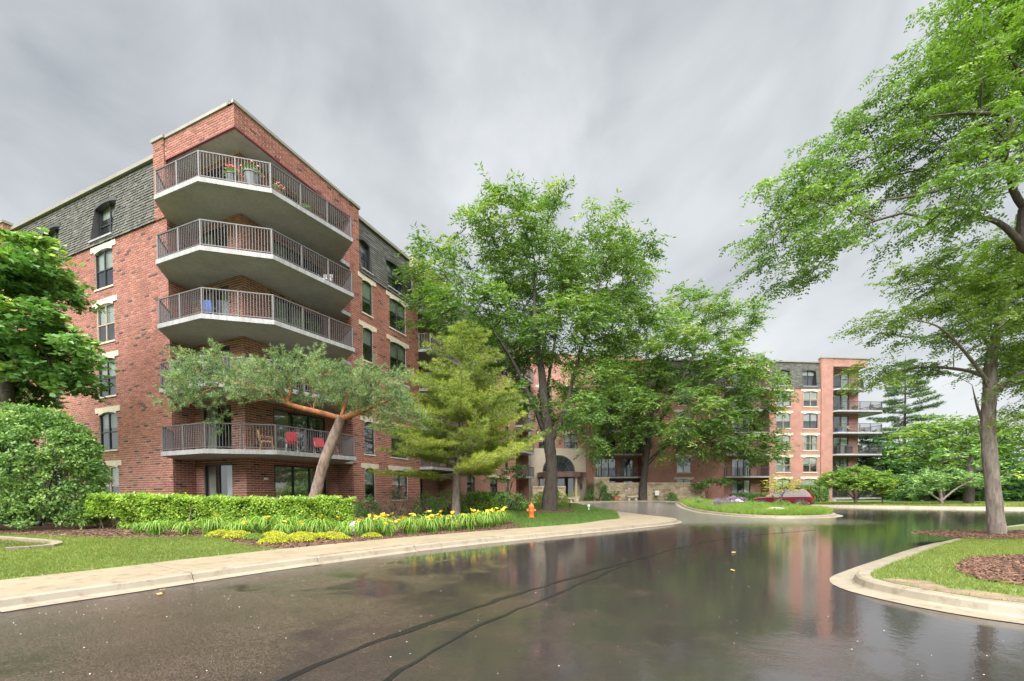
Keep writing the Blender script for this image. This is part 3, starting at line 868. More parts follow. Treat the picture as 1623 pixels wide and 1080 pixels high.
def arch_header(root, org, w, t0, t1, z1, rise, thick, mat, o0, o1, name):
    q = MB(); n = 10
    up = [(t0 + (t1 - t0) * i / n, z1 + rise * (1 - (2 * i / n - 1) ** 2)) for i in range(n + 1)]
    lo = [(t, z - thick) for t, z in up]
    for i in range(n):
        a, b, c, d = lo[i], lo[i + 1], up[i + 1], up[i]
        q.poly([w.p(*a, o1), w.p(*b, o1), w.p(*c, o1), w.p(*d, o1)])
        q.poly([w.p(*a, o0), w.p(*b, o0), w.p(*b, o1), w.p(*a, o1)])
        q.poly([w.p(*d, o1), w.p(*c, o1), w.p(*c, o0), w.p(*d, o0)])
    return q.build(name, M[mat], root, org)

def mansard(root, org, w, z0, z1, batter, wins):
    """sloping shingled storey; wins = (t0,t1,z0,z1) recessed windows standing upright in it"""
    H = z1 - z0; sl = lambda z: 0.05 - batter * (z - z0) / H
    back = MB()
    ts = sorted({0.0, w.L} | {x for o in wins for x in o[:2]}); zs = sorted({z0, z1} | {x for o in wins for x in o[2:4]})
    for t0, t1 in zip(ts, ts[1:]):
        for a, b in zip(zs, zs[1:]):
            tm, zm = (t0 + t1) / 2, (a + b) / 2
            if any(o[0] < tm < o[1] and o[2] < zm < o[3] for o in wins): continue
            back.poly([w.p(t0, a, sl(a)), w.p(t1, a, sl(a)), w.p(t1, b, sl(b)), w.p(t0, b, sl(b))], tone=0.1)
    bo = back.build('mansard', M['shingle'], root, org)
    rows = int(H / 0.145); q = MB()
    for r in range(rows):
        a = z0 + r * 0.145; b = a + 0.15; zm = a + .07
        cuts = sorted([(o[0], o[1]) for o in wins if o[2] < zm < o[3]]); spans = []; c = 0.0
        for x, y in cuts: spans.append((c, x)); c = y
        spans.append((c, w.L))
        for x, y in spans:
            t = x
            while t < y - 0.02:
                wd = random.uniform(0.16, 0.36); e = min(t + wd, y); o = random.uniform(0.008, 0.028)
                tn = min(1, max(0, random.gauss(0.5, 0.15)))
                A, B, Cc, Dd = w.p(t + .006, a, sl(a) + o + .012), w.p(e - .006, a, sl(a) + o + .012), w.p(e - .006, b, sl(b) + .004), w.p(t + .006, b, sl(b) + .004)
                q.poly([A, B, Cc, Dd], tone=tn)
                q.poly([w.p(t + .006, a, sl(a)), w.p(e - .006, a, sl(a)), B, A], tone=tn * .6)
                t = e
    tag(q.build('shingles', M['shingle'], bo, org), kind='stuff')
    dep = batter + 0.03
    for t0, t1, a, b in wins:
        c = MB()   # black lining of the recess
        for t in (t0, t1): c.poly([w.p(t, a, sl(a) + .03), w.p(t, a, -dep), w.p(t, b, -dep), w.p(t, b, sl(b) + .03)])
        c.poly([w.p(t0, b, sl(b) + .03), w.p(t0, b, -dep), w.p(t1, b, -dep), w.p(t1, b, sl(b) + .03)])
        w.box(c, t0 - .05, t0, a, b, -dep, sl(b) + .05); w.box(c, t1, t1 + .05, a, b, -dep, sl(b) + .05)
        wo = window(root, org, w, t0, t1, a + .05, b, 2 if t1 - t0 > 1.2 else 1, True, 'frame', 0.55 if random.random() < .6 else 0.3, False, False, depth=dep, fw=.06)
        c.build('dormer_lining', M['dormer'], wo, org)
        arch_header(wo, org, w, t0 - .05, t1 + .05, b - 0.06, 0.16, 0.16, 'dormer', -dep + .02, sl(b) + .06, 'dormer_head')
        s = MB(); w.box(s, t0 - .05, t1 + .05, a - .04, a + .045, -dep - .02, 0.09); s.build('sill', M['slabedge'], wo, org)
    return bo

def railing(balc, org, pts, z, mat='rail', single=True, posts_every=1.45, h=1.07, spacing=0.112):
    pts = [np.asarray(p, float) for p in pts]
    rails = MB(); pk = []; posts = []
    for p, q in zip(pts, pts[1:]):
        L = np.linalg.norm(q - p); d = (q - p) / L
        for zz, hh, ww in ((z + h, 0.045, 0.055), (z + 0.09, 0.035, 0.035)):
            rails.bar((*p, zz), (*q, zz), ww, hh)
        n = max(1, int(round(L / posts_every)))
        posts += [p + d * L * k / n for k in range(n + 1)]
        m = int(L / spacing)
        pk += [(p + d * (L * (k + .5) / m), math.atan2(d[1], d[0])) for k in range(m)]
    rails.build('rails', M[mat], balc, org)
    uniq = []
    for p in posts:
        if all(np.linalg.norm(p - u) > 0.05 for u in uniq): uniq.append(p)
    pm = MB(); pm.cbox((0, 0, (h + .02) / 2), 0.055, 0.055, h + .02); pme = pm.mesh('post', M[mat])
    for p in uniq:
        o = bpy.data.objects.new('post', pme); link(o, balc); o.location = Vector((*p, z)) - Vector(org)
    if single:
        km = MB(); km.cbox((0, 0, h / 2 + .05), 0.02, 0.02, h - .09); kme = km.mesh('picket', M[mat])
        for p, a in pk:
            o = bpy.data.objects.new('picket', kme); link(o, balc); o.location = Vector((*p, z)) - Vector(org); o.rotation_euler.z = a
    else:
        a = MB()
        for p, r in pk: a.cbox((*p, z + h / 2 + .05), 0.02, 0.02, h - .09)
        tag(a.build('pickets', M[mat], balc, org), kind='stuff')

FL = [0.75 + 2.75 * k for k in range(6)]                 # floor levels
SILL = [1.22 + 2.75 * k for k in range(5)]; WTOP = [z + 1.9 for z in SILL]
ZM0, ZM1 = 14.45, 17.72

# ------------------------------------------------------------------ near wing
ORG = (C0[0], C0[1], 0.3)
bl = thing('apartment_building', 'near red brick apartment block with tiers of angled corner balconies and grey mansard', 'building', ORG)
AX = -DL                                                 # along the left facade towards the corner, seen from outside left to right
plain, mort, brickw = MB(), MB(), []
# left facade, from a = 27 down to the corner pier at a = 4.7
A_END, A_P = 27.0, 4.7
wl_open = []
for (a0, a1) in ((9.15, 10.75), (14.68, 16.3), (23.2, 24.8)):
    for z0, z1 in zip(SILL, WTOP): wl_open.append((A_END - a1, A_END - a0, z0, z1))
WL = Wall(lc(A_END, 0), AX, -DR, A_END - A_P, 0.2, ZM0, wl_open)
wall_quads(WL, mort, -0.012)
brickw.append(Wall(lc(21.0, 0), AX, -DR, 21.0 - A_P, 0.2, ZM0, [(o[0] - 6.0, o[1] - 6.0, o[2], o[3]) for o in wl_open if o[0] > 6.0]))
bl_left = [('frame', .35), ('frame', .3), ('tan', .6), ('frame', .45), ('frame', .5)]
for i, (t0, t1, z0, z1) in enumerate(wl_open):
    fr, bd = bl_left[(i * 2) % 5] if i > 4 else [('tan', .55), ('frame', .4), ('frame', .45), ('tan', .5), ('frame', .5)][i]
    window(bl, ORG, WL, t0, t1, z0, z1, 2, True, fr, bd)
# mansard above it
WM = Wall(lc(20.3, 0), AX, -DR, 20.3 - 5.5, ZM0, ZM1)
mansard(bl, ORG, WM, ZM0, ZM1, 0.42, [(20.3 - 11.05, 20.3 - 9.1, 14.72, 16.72), (20.3 - 16.4, 20.3 - 14.55, 14.72, 16.72)])
# corner piers and far-left pier
def pier(w, mb, bricks=True):
    wall_quads(w, mort if bricks else mb, -0.012)
    if bricks: brickw.append(w)
pz1 = 18.0
pier(Wall(lc(5.5, -0.06), AX, -DR, 0.8, ZM0, pz1), plain)
pier(Wall(lc(5.5, 0.6), -DR, DL, 0.66, ZM0, pz1), plain)
pier(Wall(lc(4.7, 0.0), DR, -DL, 1.0, 0.2, 17.08), plain)             # inner side of the left pier
pier(Wall(lc(4.7, -0.06), DR, -DL, 0.06, ZM0, pz1), plain, False)
pier(Wall(lc(21.0, -0.06), AX, -DR, 0.7, ZM0, pz1), plain)
pier(Wall(lc(20.3, -0.06), DR, -DL, 0.6, ZM0, pz1), plain, False)
# recess behind the balconies: left inner wall (b = 1) and right inner wall (a = 1.1)
dl_open, dr_open = [], []
for z in FL:
    dl_open.append((4.7 - 4.08, 4.7 - 2.04, z + 0.02, z + 2.32)); dr_open.append((2.45 - 1.0, 5.72 - 1.0, z + 0.02, z + 2.32))
WIL = Wall(lc(4.7, 1.0), AX, -DR, 3.6, 0.2, 17.08, dl_open)
WIR = Wall(lc(1.1, 1.0), DR, -DL, 5.6, 0.2, 17.08, dr_open)
for w in (WIL, WIR): pier(w, plain)
pier(Wall(lc(1.1, 6.6), AX, -DR, 1.1, 0.2, 17.08), plain)             # side of the right pier
pier(Wall(lc(0.0, 6.6), DR, -DL, 0.75, 0.2, pz1), plain)              # face of the right pier
pier(Wall(lc(0.0, 7.35), DL, DR, 0.5, ZM0, pz1), plain, False)
for k, (o, p) in enumerate(zip(dl_open, dr_open)):
    window(bl, ORG, WIL, *o, 2, False, 'frame', [.6, .35, .5, .7, .4, .3][k], False, False, curtain='curtain', fw=.075, room=.9, name='balcony_door')
    window(bl, ORG, WIR, *p, 3, False, 'frame', [.75, .3, .5, .6, .45, .6][k], False, False, curtain='curtain', fw=.075, room=.9, name='balcony_door')
# right facade: b from 7.35 to the junction with the far wing
RB0, RB1 = 7.35, 35.5
rv_open = []
for z0, z1 in zip(SILL, WTOP):
    rv_open += [(7.53 - RB0, 8.4 - RB0, z0, z1), (10.0 - RB0, 11.65 - RB0, z0, z1)]
WR = Wall(lc(0, RB0), DR, -DL, 13.1 - RB0, 0.2, ZM0, rv_open)
pier(WR, plain)
for i, o in enumerate(rv_open):
    window(bl, ORG, WR, *o, 1 if i % 2 == 0 else 2, True, 'tan' if i in (4, 5) else 'frame', [.5, .5, .2, .35, .2, .3, .45, .5, .6, .4][i], True, True)
mansard(bl, ORG, Wall(lc(0, RB0 + .02), DR, -DL, 12.55 - RB0, ZM0, ZM1), ZM0, ZM1, 0.42, [(.17, 1.05, 14.72, 16.62), (2.55, 4.25, 14.72, 16.62)])
st = MB(); Wall(lc(0, 12.57), DR, -DL, .6, ZM0, 17.9).box(st, 0, .55, ZM0, 17.95, -.5, .02); st.build('stone_quoin', M['stucco'], bl, ORG)

def bay(root, org, frame, s0, s1, zs, depth, out, mb, doors, mat='rail', rail_single=False, chamfer=0.7, top=17.08, wrap=None):
    """recessed balcony bay in a facade: frame(s, o) -> (x, y); doors: list of (s0, s1)"""
    D = frame(1, 0) - frame(0, 0); Nn = frame(0, 1) - frame(0, 0)
    wb = Wall(frame(s0, -depth), D, Nn, s1 - s0, 0.2, top, [(a - s0, b - s0, z + .02, z + 2.32) for z in zs for a, b in doors])
    wall_quads(wb, mb)
    wall_quads(Wall(frame(s0, 0), -Nn, D, depth, 0.2, top), mb); wall_quads(Wall(frame(s1, -depth), Nn, -D, depth, 0.2, top), mb)
    for k, o in enumerate(wb.op):
        window(root, org, wb, *o, 2 if o[1] - o[0] < 2.3 else 3, False, 'frame', random.choice([.3, .5, .7, .4]), False, False, curtain='curtain', fw=.08, room=.8, name='balcony_door')
    for z in zs[1:]:
        poly = [frame(s0, -depth + .01), frame(s0, 0.0), frame(s0 + chamfer * .3, out), frame(s1 - chamfer * .3, out), frame(s1, 0.0), frame(s1, -depth + .01)]
        s = MB(); s.prism([tuple(p) for p in poly], z - 0.19, z)
        b = s.build('balcony', M['slabedge'], root, org)
        railing(b, org, [frame(s0 + .04, .03), frame(s0 + chamfer * .3 + .04, out - .06), frame(s1 - chamfer * .3 - .04, out - .06), frame(s1 - .04, .03)], z, mat, rail_single)
    return wb
rf = lambda s, o: lc(-o, s)
bay(bl, ORG, rf, 13.1, 17.6, FL, 1.3, 0.9, plain, [(13.5, 15.3)], 'rail')
rest = []
for z0, z1 in zip(SILL, WTOP):
    rest += [(20.0 - 17.6, 21.5 - 17.6, z0, z1), (24.6 - 17.6, 26.3 - 17.6, z0, z1), (28.3 - 17.6, 29.2 - 17.6, z0, z1)]
WR2 = Wall(lc(0, 17.6), DR, -DL, 31.2 - 17.6, 0.2, ZM0, rest)
wall_quads(WR2, plain)
for o in rest: window(bl, ORG, WR2, *o, 1 if o[1] - o[0] < 1 else 2, True, random.choice(['tan', 'frame']), random.choice([.3, .5, .6]), True, True)
mansard(bl, ORG, Wall(lc(0, 17.6), DR, -DL, 13.6, ZM0, ZM1), ZM0, ZM1, 0.42, [(2.4, 4.0, 14.72, 16.62), (7.0, 8.7, 14.72, 16.62)])
bay(bl, ORG, rf, 31.2, 35.2, FL, 1.2, 0.8, plain, [(31.6, 33.4)], 'raildark')
# bands over the bays, corner parapet, roofs
for s0, s1 in ((13.12, 17.58), (31.2, 35.5)):
    w = Wall(lc(0, s0), DR, -DL, s1 - s0, 17.08, 18.0); wall_quads(w, plain)
pier(Wall(lc(4.7, 0.0), AX, -DR, 4.7, 17.08, 17.98), plain)
pier(Wall(lc(0.0, 0.0), DR, -DL, 6.6, 17.08, 17.98), plain)
build_each(plain, 'wall', M['brickwall'], bl, ORG); build_each(mort, 'mortar_bed', M['mortar'], bl, ORG)
sof = MB(); sof.poly([(*lc(4.7, 0.01), 17.08), (*lc(4.7, 1.1), 17.08), (*lc(1.1, 6.7), 17.08), (*lc(.01, 6.7), 17.08), (*lc(.01, .01), 17.08)])
sof.build('soffit', M['soffit'], bl, ORG)
tr = MB()
tr.box((*lc(4.7, -.012), 17.02), np.append(AX * 4.71, 0), np.append(DR * .1, 0), (0, 0, .075)); tr.box((*lc(-.012, .09), 17.02), np.append(DR * 6.51, 0), np.append(DL * .1, 0), (0, 0, .075))
tr.build('band_trim', M['redtrim'], bl, ORG)
cp = MB()
def coping(w, t0, t1, z, h=.14, o=.07, back=-.35):
    w.box(cp, t0, t1, z, z + h, back, o)
LW = Wall(lc(27, 0), AX, -DR, 27, 0, 1); RW = Wall(lc(0, 0), DR, -DL, 36, 0, 1)
coping(LW, 27 - 20.3, 27 - 5.5, ZM1 - .02, .18, -.22, -.8); coping(LW, 27 - 5.57, 27 - 4.63, 18.0, .14, .12); coping(LW, 27 - 4.62, 26.93, 17.98, .13, .06)
coping(LW, 27 - 21.07, 27 - 20.23, 18.0, .14, .12); coping(LW, 0, 27 - 21.08, 17.98, .13, .06)
coping(RW, -.06, 6.55, 17.98, .13, .06); coping(RW, 6.56, 7.42, 18.0, .14, .07); coping(RW, 7.43, 12.55, ZM1 - .02, .18, -.22, -.8); coping(RW, 12.56, 17.6, 18.0, .13, .07)
coping(RW, 17.62, 31.18, ZM1 - .02, .18, -.22, -.8); coping(RW, 31.2, 35.5, 18.0, .13, .06)
cp.build('coping', M['coping'], bl, ORG)
rfm = MB(); rfm.poly([(*lc(a, b), 17.7) for a, b in ((27, .4), (.4, .4), (.4, 35.5), (16, 35.5), (16, 14), (27, 14))])
rfm.poly([(*lc(27, 0), .2), (*lc(27, 0), 17.7), (*lc(27, 14), 17.7), (*lc(27, 14), .2)])
rfm.poly([(*lc(27, 14), .2), (*lc(27, 14), 17.7), (*lc(16, 14), 17.7), (*lc(16, 14), .2)]); rfm.poly([(*lc(16, 14), .2), (*lc(16, 14), 17.7), (*lc(16, 35.5), 17.7), (*lc(16, 35.5), .2)])
rfm.build('roof', M['soffit'], bl, ORG)
lw_ = MB(); wl2 = Wall(lc(22.5, .1), AX, -DR, 1.5, ZM0, 17.9); wall_quads(Wall(lc(27, .02), AX, -DR, 6.0, ZM0, 17.98), lw_); lw_.build('wall', M['brickwall'], bl, ORG)
# brickwork proud of the joints; the nearest bricks are pieces of their own
bricks_mesh(brickw, 'brick_courses', bl, ORG, single=lambda w, c: (c[:, 2] > 1.5) & (c[:, 2] < 3.25) & ((w is WIL) | (w is WIR) | (w.L < 1.05)))
# the angled corner balconies
for k, z in enumerate(FL[1:]):
    poly = [(4.7, .0), (3.62, -1.08), (.76, -1.05), (-1.36, .62), (-1.92, 4.75), (0.0, 5.85), (0.0, 6.59), (1.09, 6.59), (1.09, 1.01 - .02), (4.69, .99)]
    s = MB(); s.prism([tuple(lc(a, b)) for a, b in poly], z - 0.19, z)
    b = s.build('balcony', M['slabedge'], bl, ORG)
    un = MB(); un.poly([(*lc(a, q), z - .192) for a, q in [(4.6, .02), (3.6, -.98), (.8, -.95), (-1.27, .68), (-1.8, 4.7), (0.03, 5.8), (.03, 6.5), (1.0, 6.5), (1.0, .9), (4.6, .9)]])
    un.build('underside', M['soffit'], b, ORG)
    railing(b, ORG, [lc(4.62, -.02), lc(3.6, -1.0), lc(.79, -.97), lc(-1.28, .65), lc(-1.83, 4.71), lc(-.05, 5.78)], z, 'rail', k >= 2)
sl = MB(); sl.prism([tuple(lc(a, b)) for a, b in ((4.6, .05), (.1, .05), (.1, 6.5), (1.09, 6.5), (1.09, .99), (4.6, .99))], .3, .74); sl.build('terrace', M['concrete'], bl, ORG)
lt = MB(); q = WIR.p(.95, 2.35, .05); lt.lathe((q[0], q[1], q[2] - .06), [(.02, 0), (.1, .02), (.12, .07), (.08, .12), (.02, .13)], 12); lt.build('wall_lamp', M['blind'], bl, ORG)

# ------------------------------------------------------------------ far wing
fo = fc(-9, 0); ORG2 = (fo[0], fo[1], 0.5)
bf = thing('apartment_building', 'far red brick apartment block behind the island, arched entrance at its left end', 'building', ORG2)
pl2 = MB(); ff = lambda s, o: fc(s, o)
def fwall(s0, s1, z0, z1, op=(), o=0.0): return Wall(fc(s0, o), E2, N2, s1 - s0, z0, z1, op)
# brick strip, balcony bay, window wall, balcony bay, window bay, pier, corner bay
wall_quads(fwall(-24.0, -22.75, .2, 18.0), pl2)
bay(bf, ORG2, ff, -22.75, -16.95, FL, 1.3, 0.25, pl2, [(-22.6, -19.8), (-19.2, -17.6)], 'raildark', top=17.5)
wall_quads(fwall(-22.75, -16.95, 17.5, 18.0), pl2)
op = []
for z0, z1 in zip(SILL, WTOP): op.append((-12.62 + 16.95, -10.76 + 16.95, z0, z1))
w = fwall(-16.95, -6.5, .2, ZM0, op); wall_quads(w, pl2)
for i, o in enumerate(op): window(bf, ORG2, w, *o, 2, True, 'tan' if i else 'frame', .45, True, True, curtain='curtain' if i == 1 else 'blind')
mansard(bf, ORG2, fwall(-16.95, -6.5, ZM0, ZM1), ZM0, ZM1, .42, [(4.3, 6.2, 14.72, 16.8)])
bay(bf, ORG2, ff, -6.5, -.55, FL, 1.6, 0.2, pl2, [(-4.5, -1.95)], 'raildark', top=16.95)
q = MB(); W_ = fwall(-6.5, -.55, 16.9, 17.5); n = 12      # stone arch band over the bay
for i in range(n):
    t0, t1 = W_.L * i / n, W_.L * (i + 1) / n; za, zb = (16.55 + .42 * (1 - (2 * x / W_.L - 1) ** 2) for x in (t0, t1))
    q.poly([W_.p(t0, za, .03), W_.p(t1, zb, .03), W_.p(t1, 17.35, .03), W_.p(t0, 17.35, .03)]); q.poly([W_.p(t0, za, -.3), W_.p(t1, zb, -.3), W_.p(t1, zb, .03), W_.p(t0, za, .03)])
q.build('stone_band', M['limestone'], bf, ORG2)
wall_quads(fwall(-6.5, -.55, 17.35, 18.0), pl2)
op = []
for z0, z1 in zip(SILL, WTOP): op += [(.33 + .55, 2.29 + .55, z0, z1), (3.98 + .55, 5.93 + .55, z0, z1)]
w = fwall(-.55, 6.35, .2, ZM0, op); wall_quads(w, pl2)
for i, o in enumerate(op): window(bf, ORG2, w, *o, 2, True, ['frame', 'tan', 'tan', 'tan', 'tan', 'tan', 'tan', 'frame', 'frame', 'tan'][i], [.5, .5, .7, .45, .9, .6, .5, .5, .95, .6][i], True, True, curtain='curtain' if i in (2, 5) else 'blind')
mansard(bf, ORG2, fwall(-.5, 6.3, ZM0, ZM1 + .1), ZM0, ZM1 + .1, .4, [(.8, 2.8, 14.75, 16.85), (4.45, 6.3, 14.75, 16.85)])
wall_quads(fwall(6.35, 7.95, .2, 18.3, o=.06), pl2); wall_quads(Wall(fc(7.95, .06), -N2, E2, 1.3, .2, 18.3), pl2); wall_quads(Wall(fc(6.35, -.5), N2, -E2, .56, ZM0, 18.3), pl2)
# corner bay with balconies that run on past the corner
wb = Wall(fc(7.95, -1.2), E2, N2, 12.65 - 7.95, .2, 17.3, [(.1, 3.35, z + .02, z + 2.32) for z in FL]); wall_quads(wb, pl2)
wall_quads(Wall(fc(12.65, -1.2), -N2, E2, 9, .2, 18.3), pl2)
for k, o in enumerate(wb.op): window(bf, ORG2, wb, *o, 3, False, 'frame', [.3, .3, .6, .5, .45, .6][k], False, False, curtain='curtain', fw=.08, room=.8, name='balcony_door')
for k, z in enumerate([FL[0] - .05] + FL[1:]):
    if k == 5: poly = [(7.96, -1.2), (7.96, .0), (8.6, .5), (11.3, .5), (12.64, -.4), (12.64, -1.2)]; rl = [(8.0, .03), (8.63, .44), (11.27, .44), (12.6, -.45)]
    else: poly = [(7.96, -1.2), (7.96, .0), (8.3, .5), (14.2, .6), (15.5, -.6), (15.5, -5.5), (12.66, -5.5), (12.66, -1.2)]; rl = [(8.0, .03), (8.33, .44), (14.15, .54), (15.43, -.62), (15.43, -5.4)]
    s = MB(); s.prism([tuple(fc(*p)) for p in poly], z - .2, z); b = s.build('balcony', M['slabedge'], bf, ORG2)
    railing(b, ORG2, [fc(*p) for p in rl], z, 'raildark', False)
s = MB(); s.prism([tuple(fc(*p)) for p in ((8.0, -1.19), (8.0, .3), (12.64, .3), (12.64, -1.19))], .3, .48); s.build('terrace', M['concrete'], bf, ORG2)
wall_quads(fwall(7.95, 12.65, 17.3, 18.3, o=.02), pl2)
q = MB(); q.poly([(*fc(*p), 17.3) for p in ((7.95, .02), (12.65, .02), (12.65, -1.2), (7.95, -1.2))]); q.build('soffit', M['soffit'], bf, ORG2)
wall_quads(Wall(fc(12.65, .02), -N2, E2, 1.2, 17.3, 18.3), pl2)
# entrance block
up_op = [(t, t + 1.6, z0, z1) for z0, z1 in zip(SILL[2:], WTOP[2:]) for t in (.9, 4.0)]
uw = fwall(-30.6, -24.0, 6.9, 18.0, up_op); wall_quads(uw, pl2)
for o in up_op: window(bf, ORG2, uw, *o, 2, True, 'frame', random.choice([.3, .5, .6]), True, True)
wall_quads(Wall(fc(-24.0, 0), -N2, E2, 1.0, 6.9, 18.0), pl2)
ew = fwall(-30.6, -24.0, .2, 6.9, [(.9, 5.3, .5, 4.05)], o=.05)
en = MB(); wall_quads(ew, en, reveal=.5); wall_quads(Wall(fc(-24.0, .05), -N2, E2, 1.0, .2, 6.9), en); en.poly([ew.p(0, 6.9, 0), ew.p(6.6, 6.9, 0), ew.p(6.6, 6.9, -.3), ew.p(0, 6.9, -.3)])
en.build('entrance_wall', M['stucco'], bf, ORG2)
window(bf, ORG2, ew, .9, 5.3, .5, 4.05, 4, False, 'frame', 0, False, False, depth=.45, fw=.09, room=1.2, name='entrance_door')
# half-round window over the canopy
aw = MB(); ag = MB(); cxs, czs, R_ = 3.3, 4.15, 1.95; n = 20
for i in range(n):
    t0, t1 = math.pi * i / n, math.pi * (i + 1) / n
    for r0, r1 in ((R_ - .13, R_), (R_ * .62, R_ * .62 + .07)):
        P = [(cxs + r * math.cos(t), czs + r * math.sin(t)) for r, t in ((r0, t0), (r1, t0), (r1, t1), (r0, t1))]
        aw.poly([ew.p(*p, .05) for p in P]); aw.poly([ew.p(*P[1], .05), ew.p(*P[1], 0), ew.p(*P[2], 0), ew.p(*P[2], .05)])
    ag.poly([ew.p(cxs, czs, .02), ew.p(cxs + R_ * math.cos(t0), czs + R_ * math.sin(t0), .02), ew.p(cxs + R_ * math.cos(t1), czs + R_ * math.sin(t1), .02)])
for i in range(1, 8):
    t = math.pi * i / 8; aw.bar(ew.p(cxs, czs, .045), ew.p(cxs + R_ * math.cos(t), czs + R_ * math.sin(t), .045), .05, .05, up=(N2[0], N2[1], 0))
awo = aw.build('arched_window', M['frame'], bf, ORG2)
M['darkglass'] = simple('dark_glass', (0.02, 0.024, 0.026), 0.06, 0.1, 1.0)
ag.build('pane', M['darkglass'], awo, ORG2)
cn = MB()
cpoly = [(.7, 0.0), (.7, 1.7), (1.2, 2.35), (2.2, 2.75), (3.3, 2.85), (4.4, 2.75), (5.3, 2.35), (5.8, 1.7), (6.3, 1.5), (6.3, 0.0)]
cn.prism([tuple(fc(-30.6 + s_, o_ + .06)) for s_, o_ in cpoly], 3.42, 3.98)
M['canopy'] = simple('canopy_paint', (0.10, 0.055, 0.048), 0.45, 0.1, 2.0)
cno = cn.build('canopy', M['canopy'], bf, ORG2)
for s_, o_ in ((1.3, 2.0), (4.9, 2.0)):
    q = MB(); c_ = fc(-30.6 + s_, o_); q.lathe((c_[0], c_[1], .5), [(.22, 0), (.22, .2), (.17, .25), (.16, 2.85), (.2, 2.9), (.2, 2.93)], 10); q.build('column', M['stucco'], cno, ORG2)
q = MB(); p_ = ew.p(6.0, 2.35, .14); q.cbox((p_[0], p_[1], p_[2]), .22, .2, .5); q.cbox((p_[0], p_[1], p_[2] + .3), .28, .26, .08); q.cbox((p_[0], p_[1], p_[2] - .3), .1, .1, .12); q.build('wall_lantern', M['frame'], bf, ORG2)
build_each(pl2, 'wall', M['brickwall'], bf, ORG2)
cp2 = MB(); FW = fwall(-30.6, 13.0, 0, 1)
for t0, t1, z, o, bk in ((-30.6, -24, 18.0, .12, -.4), (-23.99, -16.95, 18.0, .06, -.4), (-16.94, -6.51, ZM1 - .02, -.22, -.8), (-6.5, -.56, 18.0, .06, -.4), (-.54, 6.33, ZM1 + .08, -.2, -.8), (6.28, 12.7, 18.3, .12, -.4)):
    FW.box(cp2, t0 + 30.6, t1 + 30.6, z, z + .14, bk, o)
cp2.box((*fc(12.4, -.41), 18.3), np.append(E2 * .4, 0), np.append(-N2 * 9, 0), (0, 0, .14))
cp2.build('coping', M['coping'], bf, ORG2)
q = MB(); q.poly([(*fc(*p), 17.75) for p in ((-30.6, -.4), (12.6, -.4), (12.6, -14), (-30.6, -14))]); q.poly([(*fc(*p), z) for p, z in (((12.6, -10.2), .2), ((12.6, -10.2), 17.75), ((12.6, -14), 17.75), ((12.6, -14), .2))]); q.poly([(*fc(*p), z) for p, z in (((-30.6, -14), .2), ((12.6, -14), .2), ((12.6, -14), 17.75), ((-30.6, -14), 17.75))])
q.build('roof', M['soffit'], bf, ORG2)

# ------------------------------------------------------------------ stone garden walls by the entrance
M['stone'] = tonemat('rubble_stone', [(0, (0.26, 0.20, 0.13)), (0.5, (0.42, 0.34, 0.235)), (1, (0.58, 0.50, 0.38))], 0.85, 6, 0.2, 0.3, 40)
def stone_wall(label, P0, P1, z0, z1, thick=.45):
    P0, P1 = np.array(P0, float), np.array(P1, float); d = P1 - P0; L = np.linalg.norm(d); d /= L; nn = np.array([d[1], -d[0]])
    r = thing('stone_wall', label, 'wall', (P0[0], P0[1], z0)); org = (P0[0], P0[1], z0)
    core = MB(); core.box((*P0, z0 - .3), np.append(d * L, 0), np.append(-nn * thick, 0), (0, 0, z1 - z0 + .3), .15); core.build('core', M['stone'], r, org)
    cap = MB(); cap.box((*(P0 - d * .05 + nn * .09), z1), np.append(d * (L + .1), 0), np.append(-nn * (thick + .14), 0), (0, 0, .1), .8); cap.build('cap', M['stone'], r, org)
    q = MB()
    def face(O, D, NN, LL):
        z = z0 - .1
        while z < z1 - .04:
            h = min(random.choice([.1, .13, .17, .22]), z1 - z); t = 0
            while t < LL - .03:
                w_ = min(random.uniform(.2, .62), LL - t); o = random.uniform(.02, .07)
                q.box((*(O + D * (t + .008)), z + .008), np.append(D * (w_ - .016), 0), np.append(NN * o, 0), (0, 0, h - .016), min(1, max(0, random.gauss(.5, .22)))); t += w_
            z += h
    face(P0, d, nn, L); face(P1, -nn, d, thick); face(P0 - nn * thick, nn, -d, thick)
    tag(q.build('stones', M['stone'], r, org), kind='stuff')
stone_wall('long buff limestone retaining wall below the far brick facade', fc(-21.7, 1.9), fc(-10.1, 1.9), .62, 2.62)
stone_wall('short taller end block of buff limestone beside the entrance shrub', fc(-23.5, 1.95), fc(-21.75, 1.95), .62, 3.25)
stone_wall('low buff limestone wall left of the entrance canopy, behind the thick trunk', (2.2, 45.6), (5.7, 46.2), .6, 2.2)

